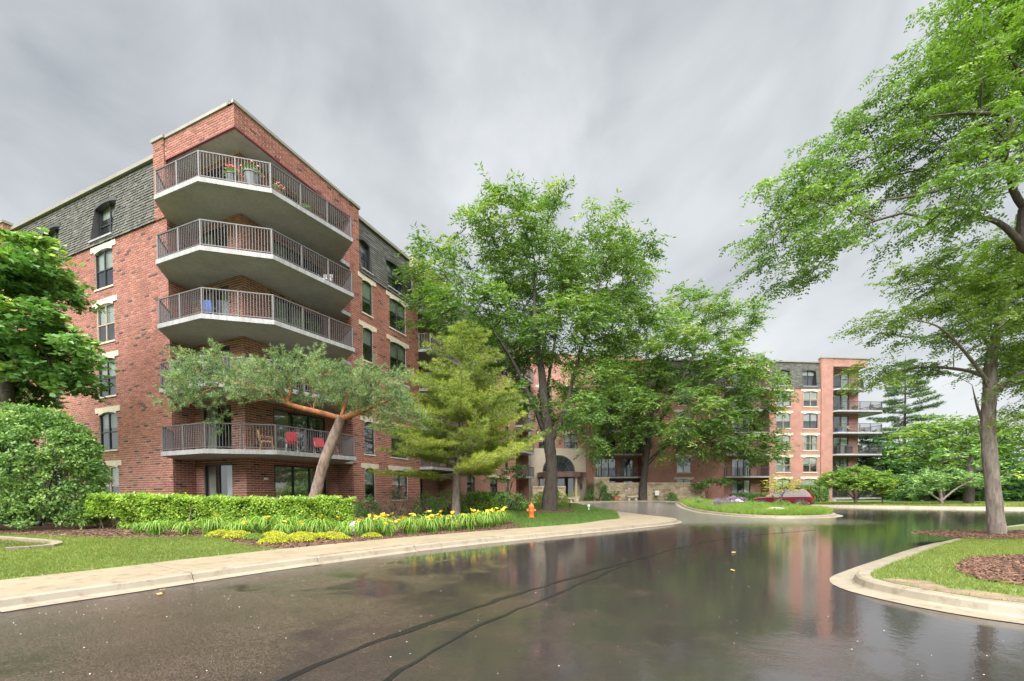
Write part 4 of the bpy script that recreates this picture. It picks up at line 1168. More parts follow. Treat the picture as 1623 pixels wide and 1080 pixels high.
# ================================================================== vegetation
def unit(v): return v / (np.linalg.norm(v, axis=-1, keepdims=True) + 1e-9)
def shrink(L, k, zc=None, kz=1.0): return [(x, y, (z if zc is None else zc + (z - zc) * kz), rx * k, rz * k) for x, y, z, rx, rz in L]
LEAF = {
 'locust': leafmat('locust_leaf', [(0, (0.047, 0.097, 0.020)), (0.5, (0.106, 0.193, 0.038)), (0.85, (0.194, 0.291, 0.062)), (1, (0.341, 0.387, 0.088))], 0.36),
 'maple': leafmat('maple_leaf', [(0, (0.050, 0.131, 0.036)), (0.55, (0.126, 0.253, 0.064)), (0.9, (0.273, 0.392, 0.092)), (1, (0.600, 0.600, 0.116))], 0.3),
 'shrub': leafmat('shrub_leaf', [(0, (0.067, 0.150, 0.040)), (0.5, (0.141, 0.260, 0.070)), (1, (0.285, 0.408, 0.114))], 0.25),
 'hedge': leafmat('hedge_leaf', [(0, (0.082, 0.166, 0.023)), (0.5, (0.208, 0.341, 0.046)), (1, (0.400, 0.537, 0.085))], 0.28),
 'scots': leafmat('scots_needle', [(0, (0.077, 0.141, 0.059)), (0.5, (0.164, 0.248, 0.101)), (1, (0.289, 0.363, 0.148))], 0.15),
 'white': leafmat('white_pine_needle', [(0, (0.091, 0.149, 0.025)), (0.5, (0.223, 0.290, 0.045)), (1, (0.413, 0.455, 0.076))], 0.25),
 'spruce': leafmat('spruce_needle', [(0, (0.039, 0.092, 0.039)), (0.5, (0.089, 0.163, 0.064)), (1, (0.161, 0.250, 0.089))], 0.15),
 'dark': leafmat('dark_leaf', [(0, (0.027, 0.084, 0.022)), (0.5, (0.066, 0.161, 0.041)), (1, (0.137, 0.264, 0.064))], 0.25),
 'bright': leafmat('bright_leaf', [(0, (0.062, 0.130, 0.020)), (0.5, (0.134, 0.231, 0.035)), (1, (0.245, 0.345, 0.061))], 0.35),
 'yellow': leafmat('yellow_leaf', [(0, (0.159, 0.202, 0.020)), (0.5, (0.344, 0.367, 0.035)), (1, (0.555, 0.531, 0.060))], 0.3),
 'grass': leafmat('grass_blade', [(0, (0.074, 0.112, 0.020)), (0.5, (0.142, 0.194, 0.032)), (0.85, (0.230, 0.278, 0.054)), (1, (0.459, 0.318, 0.140))], 0.3),
 'lawn': leafmat('lawn_blade', [(0, (0.055, 0.11, 0.02)), (0.5, (0.10, 0.185, 0.032)), (0.85, (0.15, 0.25, 0.05)), (1, (0.30, 0.29, 0.12))], 0.3),
 'lily': leafmat('lily_blade', [(0, (0.075, 0.166, 0.026)), (0.5, (0.150, 0.276, 0.042)), (1, (0.300, 0.442, 0.078))], 0.3),
 'brown': leafmat('brown_twiggy_leaf', [(0, (0.06, 0.045, 0.03)), (0.5, (0.14, 0.105, 0.075)), (1, (0.20, 0.17, 0.11))], 0.1),
 'purple': leafmat('purple_flower', [(0, (0.10, 0.06, 0.14)), (0.5, (0.22, 0.13, 0.28)), (1, (0.36, 0.26, 0.42))], 0.2),
}
def bark(name, c, c2, sc_=6.0, bmp=0.8):
    m, nt, b = new_mat(name)
    co = coords(nt); mp = N(nt, 'Mapping'); mp.inputs['Scale'].default_value = (1, 1, 0.22); nt.links.new(co, mp.inputs[0])
    f = noise(nt, sc_ * 2.2, 7, mp.outputs[0], 0.65, 0.4)
    g = noise(nt, 1.2, 4, co)
    nt.links.new(mixc(nt, g, rampn(nt, f, [(0.32, c2), (0.6, c)]), rampn(nt, f, [(0.3, tuple(x * .8 for x in c2)), (0.65, tuple(x * 1.15 for x in c))])), b.inputs['Base Color'])
    b.inputs['Roughness'].default_value = 0.85
    bump(nt, b, f, bmp, 0.03)
    return m
BARK = {'locust': bark('locust_bark', (0.17, 0.145, 0.12), (0.055, 0.045, 0.038)), 'grey': bark('grey_bark', (0.22, 0.185, 0.16), (0.085, 0.066, 0.055)),
        'dark': bark('dark_bark', (0.075, 0.062, 0.05), (0.022, 0.018, 0.015)), 'scots': bark('scots_bark', (0.26, 0.19, 0.155), (0.10, 0.07, 0.055), 5.0),
        'orange': bark('orange_bark', (0.42, 0.17, 0.075), (0.22, 0.08, 0.035), 5.0, .5)}

def tubes(p0, p1, r0, r1, k=5):
    d = unit(p1 - p0); ref = np.where(np.abs(d[:, 2:3]) < .9, np.array([[0, 0, 1.]]), np.array([[1., 0, 0]]))
    u = unit(np.cross(d, ref)); w = np.cross(d, u); n = len(p0)
    ang = 2 * np.pi * np.arange(k) / k
    ring = u[:, None] * np.cos(ang)[None, :, None] + w[:, None] * np.sin(ang)[None, :, None]
    V = np.concatenate([p0[:, None] + ring * r0[:, None, None], p1[:, None] + ring * r1[:, None, None]], 1).reshape(-1, 3)
    b = (np.arange(n) * 2 * k)[:, None]; j = np.arange(k)
    F = np.stack([b + j, b + (j + 1) % k, b + k + (j + 1) % k, b + k + j], -1).reshape(-1, 4)
    return V, F.astype(np.int32)

def resample(P, R, step):
    P = np.array(P, float); out, rr = [], []
    Pc = catmull(P, step)
    t = np.linspace(0, 1, len(Pc)); rr = np.interp(t, np.linspace(0, 1, len(R)), R)
    return Pc, rr

def trunk_mesh(P, R, k=14, rough=0.10):
    n = len(P); T = unit(np.gradient(P, axis=0)); u = np.zeros((n, 3)); cur = np.array([1., 0, 0])
    for i in range(n): cur = cur - T[i] * (cur @ T[i]); cur /= np.linalg.norm(cur); u[i] = cur
    w = np.cross(T, u); ang = 2 * np.pi * np.arange(k) / k
    lump = 1 + rough * (rng.normal(0, .35, (n, k)) + np.sin(ang * 3 + rng.uniform(0, 6))[None] * .6 + np.sin(np.linspace(0, n * .35, n))[:, None] * np.cos(ang * 2)[None] * .5)
    rr = R[:, None] * lump
    V = P[:, None] + (u[:, None] * np.cos(ang)[None, :, None] + w[:, None] * np.sin(ang)[None, :, None]) * rr[..., None]
    i, j = np.meshgrid(np.arange(n - 1), np.arange(k), indexing='ij')
    F = np.stack([i * k + j, i * k + (j + 1) % k, (i + 1) * k + (j + 1) % k, (i + 1) * k + j], -1).reshape(-1, 4)
    return V.reshape(-1, 3), F.astype(np.int32)

def grow(seeds, tips, bf=0.35, zpen=0.0):
    """joins tips to the seed limbs by cheapest wire: returns nodes, parents"""
    pos, par, plen = [], [], []
    for si, (P, R) in enumerate(seeds):
        Pc, rr = resample(P, R, .35)
        if si == 0: prev = -1
        else: prev = int(np.argmin(np.linalg.norm(np.array(pos) - Pc[0], axis=1)))
        for i, p in enumerate(Pc):
            if si and i == 0: continue
            par.append(prev); plen.append(0 if prev < 0 else plen[prev] + np.linalg.norm(p - pos[prev])); pos.append(p); prev = len(pos) - 1
    ns = len(pos); pos = np.array(pos); plen = np.array(plen)
    allp = np.vstack([pos, tips]); N_ = len(tips); tot = len(allp)
    cost = np.full(N_, 1e9); who = np.zeros(N_, int); pl = np.zeros(tot); pl[:ns] = plen; par = par + [-1] * N_
    lowcut = np.min(allp[:ns, 2]) + 0.30 * (np.max(allp[:ns, 2]) - np.min(allp[:ns, 2]))
    for i in range(ns):
        if allp[i, 2] < lowcut: continue
        d = np.linalg.norm(tips - allp[i], axis=1); c = d * (1 + zpen * (tips[:, 2] < allp[i, 2])) + bf * pl[i]
        m = c < cost; cost[m] = c[m]; who[m] = i
    done = np.zeros(N_, bool)
    for _ in range(N_):
        k = int(np.argmin(np.where(done, 1e9, cost))); done[k] = True; gi = ns + k
        par[gi] = who[k]; pl[gi] = pl[who[k]] + np.linalg.norm(allp[gi] - allp[who[k]])
        d = np.linalg.norm(tips - allp[gi], axis=1); c = d * (1 + zpen * (tips[:, 2] < allp[gi, 2])) + bf * pl[gi]
        m = (c < cost) & ~done; cost[m] = c[m]; who[m] = gi
    return allp, np.array(par), ns

def branch_mesh(pos, par, ns, rtop, rtip=0.008, p=0.46, k=5):
    n = len(pos); cnt = np.zeros(n); depth = np.zeros(n, int)
    for i in range(n): depth[i] = depth[par[i]] + 1 if par[i] >= 0 and par[i] < i else 0
    order = np.arange(n)
    # children may have smaller index than parents only among tips: process by path length order
    dl = np.zeros(n); stack = []
    ch = [[] for _ in range(n)]
    for i in range(n):
        if par[i] >= 0: ch[par[i]].append(i)
    order = []; st = [i for i in range(n) if par[i] < 0]
    while st:
        i = st.pop(); order.append(i); st.extend(ch[i])
    cnt[:] = 0; cnt[ns:] = 1
    for i in reversed(order):
        if par[i] >= 0: cnt[par[i]] += cnt[i]
    N_ = max(1, cnt.max()); r = np.maximum(rtip, rtop * (cnt / N_) ** p)
    e = np.array([i for i in range(n) if par[i] >= 0 and (i >= ns or True)])
    e = e[e >= 0]
    a, b = pos[par[e]], pos[e]
    mid = (a + b) / 2 + rng.normal(0, .06, a.shape) * np.linalg.norm(b - a, axis=1)[:, None]
    mid[:, 2] += 0.04 * np.linalg.norm(b - a, axis=1)
    ra, rb = np.minimum(r[par[e]], r[e] * 1.5), r[e]; rm = (ra + rb) / 2
    V1, F1 = tubes(a, mid, ra, rm, k); V2, F2 = tubes(mid, b, rm, rb, k)
    return np.vstack([V1, V2]), np.vstack([F1, F2 + len(V1)]), r

def lobes_tips(lobes, spacing, ydep=None, shell=0.55, zsq=1.0):
    out = []
    for l in lobes:
        x, y, z, rx, rz = l[:5]; ry = l[5] if len(l) > 5 else (ydep if ydep else rx * .9)
        n = max(4, int(4.19 * rx * ry * rz / spacing ** 3 * 0.9))
        d = unit(rng.normal(0, 1, (n, 3))); rad = rng.uniform(shell ** 3, 1, n) ** (1 / 3)
        out.append(np.array([x, y, z]) + d * rad[:, None] * np.array([rx, ry, rz]))
    P = np.vstack(out); keep = []
    cell = {}
    for i in rng.permutation(len(P)):
        k = tuple((P[i] // spacing).astype(int)); ok = True
        for a in (-1, 0, 1):
            for b in (-1, 0, 1):
                for c in (-1, 0, 1):
                    for j in cell.get((k[0] + a, k[1] + b, k[2] + c), ()):
                        if np.sum((P[i] - P[j]) ** 2) < (spacing * .62) ** 2: ok = False
        if ok: cell.setdefault(k, []).append(i); keep.append(i)
    return P[keep]

def rhomb(base, d, s, L, W, fold=0.0, nrm=None):
    """pointed leaf: base, side, tip, side"""
    m = base + d * (L * .45)[:, None]
    if nrm is not None: m = m + nrm * (fold * L)[:, None]
    return np.stack([base, m + s * (W / 2)[:, None], base + d * L[:, None], m - s * (W / 2)[:, None]], 1)

def quads_out(Q):
    n = len(Q); return Q.reshape(-1, 3), np.arange(n * 4, dtype=np.int32).reshape(n, 4)

def fronds(org, d, L, leaflets, lw, ll, droop=.25, tone=None):
    """pinnate leaves: leaflet pairs along a drooping rachis"""
    n = len(org); up = np.array([0, 0, 1.])
    s = unit(np.cross(d, up) + rng.normal(0, .25, (n, 3))); Q = []; T = []
    for k in range(leaflets):
        t = (k + .6) / leaflets
        c = org + d * (L * t)[:, None]; c[:, 2] -= droop * L * t * t
        dd = unit(d - np.array([0, 0, 1.]) * droop * 2 * t)
        tap = 1.0 - .45 * abs(t - .45) * 1.3
        for sg in (-1, 1):
            ld = unit(s * sg * 1.0 + dd * .55 + rng.normal(0, .18, (n, 3)) - up * .12)
            ls = unit(np.cross(ld, np.cross(dd, s * sg)) + rng.normal(0, .6, (n, 3)))
            Q.append(rhomb(c, ld, ls, np.full(n, ll * tap), np.full(n, lw))); T.append(tone if tone is not None else rng.random(n))
    return np.concatenate(Q), np.concatenate(T)

def sprays(tips, center, per, length, flat=.35, jit=.25, drop=.25):
    """twigs leaving each tip, outwards and mostly level; returns origin, direction, length, tip id"""
    n = len(tips); idx = np.repeat(np.arange(n), per); m = len(idx)
    out = tips[idx] - np.array(center); out[:, 2] *= .35; out = unit(out)
    d = out * .55 + rng.normal(0, .6, (m, 3)) * np.array([1, 1, flat]); d[:, 2] -= drop * rng.random(m)
    d = unit(d); o = tips[idx] + rng.normal(0, jit, (m, 3)) * np.array([1, 1, .5])
    return o, d, length * rng.uniform(.6, 1.25, m), idx

def along(o, d, L, k, droop=.2, side=1.0):
    """k frond bases along each twig, alternating sides"""
    O, Dd = [], []; up = np.array([0, 0, 1.]); s = unit(np.cross(d, up))
    for j in range(k):
        t = (j + rng.uniform(.2, .8, len(o))) / k
        c = o + d * (L * t)[:, None]; c[:, 2] -= droop * L * t * t
        sg = 1 if j % 2 else -1
        dd = unit(d * .55 + s * sg * side * .8 + rng.normal(0, .25, d.shape) - up * droop * .8)
        O.append(c); Dd.append(dd)
    return np.concatenate(O), np.concatenate(Dd)

def make_tree(name, label, cat, loc, seeds, lobes, spacing, leafkey, barkkey, trunk_k, rtop, twig, per, k, frond, bf=.3, ydep=None, twigs=True, group=None, zpen=.6, tone_mu=.5, extra_tips=None, crown_name='crown'):
    loc = np.array(loc, float)
    t = thing(name, label, cat, tuple(loc), group)
    seeds = [(np.array(P, float) - loc, R) for P, R in seeds]
    tips = lobes_tips(lobes, spacing, ydep) - loc
    pos, par, ns = grow(seeds, tips, bf, zpen)
    Pc, rr = resample(*seeds[0], .22)
    V, F = trunk_mesh(Pc, rr, trunk_k); obj_np('trunk', V, F, BARK[barkkey], t, smooth=True)
    for P, R in seeds[1:]:
        Pc, rr = resample(P, R, .2); V, F = trunk_mesh(Pc, rr, 8, .08); obj_np('limb', V, F, BARK[barkkey], t, smooth=True)
    V, F, r = branch_mesh(pos, par, ns, rtop)
    obj_np('branches', V, F, BARK[barkkey], t, smooth=True)
    cen = tips.mean(0); leafn = pos[ns:]
    o, d, L, idx = sprays(leafn, (cen[0], cen[1], cen[2] - 1.5), per, twig)
    base = rng.normal(tone_mu, .16, len(leafn))
    O, Dd = along(o, d, L, k)
    ids = np.tile(idx, k)
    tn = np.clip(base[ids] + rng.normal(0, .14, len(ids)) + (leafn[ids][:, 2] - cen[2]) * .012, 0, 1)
    fl, nl, lw, ll = frond
    if nl == 0:
        s = unit(np.cross(Dd, np.array([0, 0, 1.])) + rng.normal(0, .75, Dd.shape))
        Q = rhomb(O, Dd, s, fl * rng.uniform(.7, 1.25, len(O)), lw * rng.uniform(.7, 1.2, len(O)), -0.06 * np.ones(len(O)), np.tile([0, 0, 1.], (len(O), 1))); T = tn
    else:
        Q, T = fronds(O, Dd, fl * rng.uniform(.7, 1.2, len(O)), nl, lw, ll, .3, tn)
    V, F = quads_out(Q)
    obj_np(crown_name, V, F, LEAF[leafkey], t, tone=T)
    if twigs:
        e = o + d * L[:, None]; e[:, 2] -= .2 * L
        V, F = tubes(o, e, np.full(len(o), .006), np.full(len(o), .002), 3); obj_np('twigs', V, F, BARK[barkkey], t)
    return t

LOC1 = [(-0.28,26.71,18.58,2.34,1.95),(1.78,28.8,21.12,1.68,1.47),(-1.89,27.61,18.19,2.02,1.82),(-4.56,29.21,16.67,2.56,1.92),(-7.12,29.36,16.77,1.93,1.07),(-5.0,25.53,15.87,1.49,0.93),(-2.49,25.17,12.59,2.94,1.84),(1.87,30.81,17.23,4.05,3.15),(5.9,26.85,18.24,1.96,1.57),(7.4,26.68,17.18,1.56,1.17),(6.08,31.89,17.75,3.73,2.8),(3.74,28.3,12.29,3.72,2.48),(-0.4,30.8,12.39,3.6,2.25),(6.62,28.34,13.09,2.9,2.07),(2.58,29.45,7.64,2.15,1.72),(4.05,26.5,6.25,1.74,1.74),(-4.48,26.11,12.64,1.72,1.34),(-1.26,29.42,8.94,2.15,1.72),(9.49,31.02,16.83,1.59,1.59),(3.01,28.66,21.42,0.84,0.75)]
LOC2 = [(21.46,50.89,23.81,5.2,2.08),(25.97,50.34,22.52,3.53,1.62),(15.27,45.58,18.77,4.0,2.66),(14.12,49.0,16.45,5.22,3.73),(19.53,48.7,16.74,6.54,4.36),(23.46,47.44,13.95,3.81,3.47),(16.49,45.32,10.17,6.62,2.98),(11.33,48.0,12.22,4.55,3.79),(24.14,48.0,8.66,3.92,3.21),(28.03,48.7,13.32,2.07,4.45),(28.38,49.0,6.46,2.28,2.28),(22.13,48.7,7.48,3.7,2.07),(14.46,49.0,8.88,4.58,1.91),(8.79,48.18,14.26,3.52,3.52),(23.9,51.36,19.43,3.75,2.25)]
RT = [(15.21,13.47,8.48,1.38,0.69),(17.11,13.9,8.1,1.62,1.22),(13.84,13.73,7.65,1.0,0.44),(12.44,13.61,7.02,0.8,0.36),(11.94,13.82,6.42,0.5,0.28),(14.0,14.94,5.73,0.98,0.26),(11.41,13.42,5.18,0.59,0.22),(14.32,13.16,6.44,0.87,0.54),(16.87,14.17,6.09,1.14,0.72),(15.95,12.49,5.46,1.28,1.0),(15.34,12.71,4.07,0.74,0.4),(16.37,15.06,8.4,1.0,0.5),(13.46,13.47,8.5,0.89,0.35),(17.47,13.57,8.3,1.4,1.0),(13.73,11.7,6.56,1.03,0.5)]
OT = [(12.57,11.52,13.65,1.35,1.01),(11.2,10.96,12.0,1.28,0.72),(13.49,11.58,12.26,1.35,1.02),(10.51,11.4,11.79,1.0,0.5),(9.99,11.74,11.36,0.94,0.51),(10.88,10.93,10.44,1.44,0.8),(10.86,9.65,8.98,0.99,0.7),(8.74,11.41,10.37,0.75,0.47),(10.28,11.67,10.07,1.36,0.6),(8.5,11.52,9.48,0.93,0.64),(6.99,10.67,8.75,0.65,0.44),(6.75,11.04,8.38,0.45,0.45),(7.64,9.77,7.58,0.93,0.43),(7.07,11.34,7.91,0.43,0.4),(7.43,10.69,7.39,0.56,0.44),(9.22,9.96,7.97,0.8,0.36),(9.91,9.4,8.0,0.82,0.38),(7.47,11.39,7.13,0.37,0.23),(13.64,11.73,14.2,1.54,1.03),(12.13,9.6,9.6,1.1,.7),(14.38,11.26,13.05,1.48,1.64)]
MAPLE = [(-18.02,16.05,10.33,1.41,1.06),(-20.14,16.44,9.85,1.92,1.44),(-19.16,17.73,10.48,1.17,0.91),(-18.71,18.01,9.72,0.92,0.37),(-17.99,15.76,8.14,1.38,0.92),(-18.29,17.31,7.66,1.52,0.71),(-15.51,15.76,6.95,0.74,0.46),(-19.63,17.59,7.01,1.54,0.9),(-17.03,16.54,6.31,1.09,0.48),(-22.2,18.04,7.55,2.11,1.58),(-21.26,18.31,6.05,1.34,0.8),(-17.04,17.01,5.95,0.62,0.25),(-23.21,18.36,5.54,1.88,1.07)]
SCOTS = [(-11.66,16.42,6.24,0.91,0.53),(-11.41,15.71,4.9,0.87,0.32),(-11.16,16.5,6.36,1.26,0.61),(-9.26,15.57,5.3,1.14,0.55),(-8.62,16.07,6.0,1.17,0.66),(-7.75,16.72,6.29,1.1,0.64),(-8.31,16.7,5.47,1.01,0.46),(-6.24,15.95,5.6,1.16,0.75),(-4.97,15.6,5.5,1.03,0.8),(-4.73,18.13,5.87,0.79,0.79),(-4.78,16.43,4.64,0.96,0.6),(-6.68,17.6,5.42,1.08,0.67),(-10.9,16.4,4.35,0.3,0.2),(-3.99,16.63,4.43,0.49,0.34),(-11.27,16.2,5.51,1.23,0.49)]

# honey locust by the fire hydrant
b1 = (2.43, 28.5, gz(2.43, 28.5))
make_tree('honey_locust_tree', 'tall spreading honey locust with thick grey trunk on the lawn behind the orange hydrant', 'tree', b1,
    [([b1, (2.5, 28.5, 1.2), (2.6, 28.5, 3.2), (2.45, 28.5, 5.0), (2.2, 28.4, 7.0), (2.0, 28.5, 9.5), (1.6, 28.6, 13), (1.6, 28.8, 17)], [.54, .40, .36, .32, .2, .14, .09, .04]),
     ([(2.45, 28.5, 4.6), (3.4, 28.2, 6.8), (4.2, 28.4, 9.5), (5.2, 28.2, 13), (6.0, 28, 16)], [.19, .14, .1, .065, .035]),
     ([(2.4, 28.5, 5.0), (1.3, 28.2, 7.6), (0.0, 27.8, 10.2), (-2.0, 27.4, 13), (-4.0, 27.5, 15.2)], [.18, .13, .095, .06, .03]),
     ([(2.2, 28.4, 6.5), (2.6, 29.5, 9.5), (3.2, 30.2, 13), (3.6, 30.5, 16.5)], [.14, .1, .07, .03])],
    shrink(LOC1 + [(.2, 27.0, 7.4, 1.6, 1.3), (5.4, 28.0, 8.8, 2.0, 1.4), (4.9, 26.8, 4.6, 1.1, 1.0)], .88, 10, .95), .92, 'locust', 'dark', 14, .15, 1.0, 10, 13, (.29, 0, .105, 0), bf=.25, twigs=False)
b2 = (15.2, 50.2, 0.66)
make_tree('honey_locust_tree', 'broad honey locust standing in front of the long stone wall', 'tree', b2,
    [([b2, (15.25, 50.2, 2.5), (15.5, 50.0, 5.2), (15.8, 49.8, 8.5), (16.5, 49.6, 13), (17.5, 49.5, 17)], [.5, .38, .32, .24, .15, .06]),
     ([(15.4, 50.0, 4.6), (17.4, 49.6, 6.6), (20.0, 49.2, 7.8), (23, 48.8, 9.0)], [.25, .19, .13, .07]),
     ([(15.6, 50, 5.6), (14.6, 49, 8.5), (12.6, 48.6, 12.0), (10.5, 48.4, 14.5)], [.22, .17, .11, .06]),
     ([(15.8, 49.8, 8.0), (18.5, 49.5, 12.5), (20.8, 50, 17), (22, 50.5, 21)], [.22, .17, .11, .06])],
    shrink(LOC2 + [(11.5, 47.5, 7.4, 2.6, 1.4), (18.5, 46.5, 6.6, 2.6, 1.3), (8.8, 47.0, 9.4, 2.0, 1.6)], .93, 8, .95), 1.45, 'locust', 'dark', 12, .2, 1.45, 11, 12, (.45, 0, .165, 0), bf=.25, ydep=3.0, twigs=False, tone_mu=.55)
b3 = (15.08, 13.4, 0.20)
RTR = [(15.08,13.4,.15),(14.94,13.4,1.49),(14.75,13.4,3.24),(14.77,13.4,4.6),(14.83,13.4,5.76),(15.15,13.4,7.11),(15.42,13.4,8.45),(15.53,13.4,9.97)]
RTL = [[(14.77,13.4,4.79),(13.49,12.9,5.61),(12.33,12.5,6.21),(11.06,12.1,6.33)],[(14.8,13.4,4.9),(14.45,13.6,5.25),(13.7,14.1,5.55),(12.9,14.3,5.5),(12.2,14.4,5.25)],[(14.89,13.4,5.76),(14.72,13.8,6.68),(14.01,14.0,7.57)],[(14.93,13.4,4.5),(15.11,13.0,4.97),(16.17,12.8,5.37)],[(14.79,13.4,3.24),(14.97,13.9,4.11),(15.07,14.2,4.99)]]
make_tree('honey_locust_tree', 'honey locust with bare straight trunk in the mulch of the right-hand kerbed island', 'tree', b3,
    [(RTR, [.215, .18, .175, .165, .135, .1, .07, .035])] + [(P, [.06, .046, .03, .008]) for P in RTL],
    RT, .56, 'bright', 'grey', 16, .07, .75, 7, 11, (.27, 4, .052, .095), bf=.3, tone_mu=.68)
OTL = [[(12.35,10.5,7.4),(11.58,10.4,7.91),(10.62,10.2,7.93),(9.69,10.0,7.92)],[(12.33,10.5,8.3),(12.05,10.5,8.74),(11.59,10.3,9.34),(10.36,10.1,8.62),(9.07,9.8,8.14),(7.83,9.5,7.81)],[(11.59,10.3,9.34),(11.95,10.5,10.38),(10.62,10.1,10.19),(9.23,9.7,9.79)],[(12.28,10.7,8.88),(12.91,10.8,10.77),(12.04,10.6,11.95),(11.1,10.3,12.09)]]
b4 = (16.9, 10.9, 0.19)
make_tree('honey_locust_tree', 'near honey locust whose leafy limbs reach in from the right edge overhead', 'tree', b4,
    [([b4, (16.9, 10.9, 2.5), (16.75, 10.9, 5.2), (16.3, 11, 8.0), (15.4, 11.2, 11), (14.4, 11.4, 13.5)], [.4, .32, .29, .24, .15, .06]),
     ([(16.8, 10.9, 5.0), (15.8, 10.9, 6.6), (14.84, 10.8, 7.24), (13.4, 10.6, 7.3), (12.35, 10.5, 7.4), (12.33, 10.5, 8.3)], [.2, .17, .15, .13, .12, .1])] + [(P, [.075, .058, .036, .007]) for P in OTL],
    OT, .62, 'bright', 'dark', 14, .07, .8, 6, 11, (.27, 4, .050, .092), bf=.3, tone_mu=.42)
b5 = (-21.0, 18.2, gz(-21, 18.2))
make_tree('maple_tree', 'dense dark green maple at the left edge above the round shrub', 'tree', b5,
    [([b5, (-21, 18.1, 2.5), (-20.7, 17.8, 5), (-20.3, 17.4, 7.5), (-20, 17.2, 9.5)], [.4, .32, .26, .18, .07])],
    shrink(MAPLE, .88), .58, 'maple', 'dark', 12, .14, .45, 18, 8, (.22, 0, .19, 0), bf=.3, twigs=False)

# ---- needles
def needles(c, d, n, L, W, spread=.55):
    """tufts: n needles round direction d at every point c"""
    m = len(c); cc = np.repeat(c, n, 0); dd = np.repeat(d, n, 0)
    k = unit(dd + rng.normal(0, spread, dd.shape)); ln = L * rng.uniform(.7, 1.15, len(k))
    s = unit(np.cross(k, rng.normal(0, 1, k.shape))) * W / 2
    V = np.stack([cc - s, cc + s, cc + k * ln[:, None]], 1).reshape(-1, 3)
    return V, np.arange(m * n * 3, dtype=np.int32).reshape(-1, 3)

def pine_scots():
    b = np.array((-7.95, 17.0, gz(-7.95, 17)))
    t = thing('scots_pine_tree', 'leaning Scots pine with forked orange limb in front of the corner balconies', 'tree', tuple(b))
    tr = np.array([b, (-7.75, 17, 1.5), (-7.35, 17, 2.9), (-6.95, 17, 3.9), (-6.67, 17, 4.6)]) - b
    P, R = resample(tr, [.27, .22, .205, .19, .165], .15); V, F = trunk_mesh(P, R, 14, .12); obj_np('trunk', V, F, BARK['scots'], t, smooth=True)
    limbs = [[(-6.67, 17, 4.55), (-7.3, 16.8, 4.72), (-8.4, 16.5, 5.0), (-9.2, 16.3, 5.45), (-10.4, 16.2, 5.75)], [(-8.55, 16.5, 5.05), (-8.35, 16.45, 5.5), (-8.5, 16.5, 6.05)], [(-6.67, 17, 4.55), (-6.0, 16.9, 4.75), (-5.2, 16.7, 5.0), (-4.6, 16.6, 5.2)], [(-6.67, 17, 4.6), (-6.5, 17.0, 5.1), (-6.3, 16.9, 5.7)]]
    seeds = [(tr, [.3, .19])]
    for L_ in limbs:
        q = np.array(L_) - b; seeds.append((q, [.13, .06])); P, R = resample(q, [.11, .098, .08, .045] if len(L_) > 3 else [.08, .06, .04], .12)
        V, F = trunk_mesh(P, R, 9, .1); o = obj_np('limb', V, F, BARK['orange'], t, smooth=True); tag(o, 'smooth orange-barked limb')
    tips = lobes_tips(SCOTS, .44, None, .25) - b
    pos, par, ns = grow(seeds, tips, .25, .3)
    V, F, r = branch_mesh(pos, par, ns, .05, .006); obj_np('branches', V, F, BARK['orange'], t)
    lf = pos[ns:]; cen = lf.mean(0)
    o, d, L, idx = sprays(lf, (cen[0], cen[1], cen[2] - 1.2), 6, .42, .7, .12, -.55)
    O = np.concatenate([o + d * (L * q)[:, None] for q in (.3, .55, .8, 1.0)]); D_ = np.tile(d, (4, 1)); D_[:, 2] += .25
    V, F = needles(O, unit(D_), 16, .15, .017, .75)
    base = np.clip(rng.normal(.5, .18, len(lf)), 0, 1)[np.tile(idx, 4)]
    T = np.clip(np.repeat(base, 16) + rng.normal(0, .12, len(F)), 0, 1)
    obj_np('crown', V, F, LEAF['scots'], t, tone=T)
pine_scots()

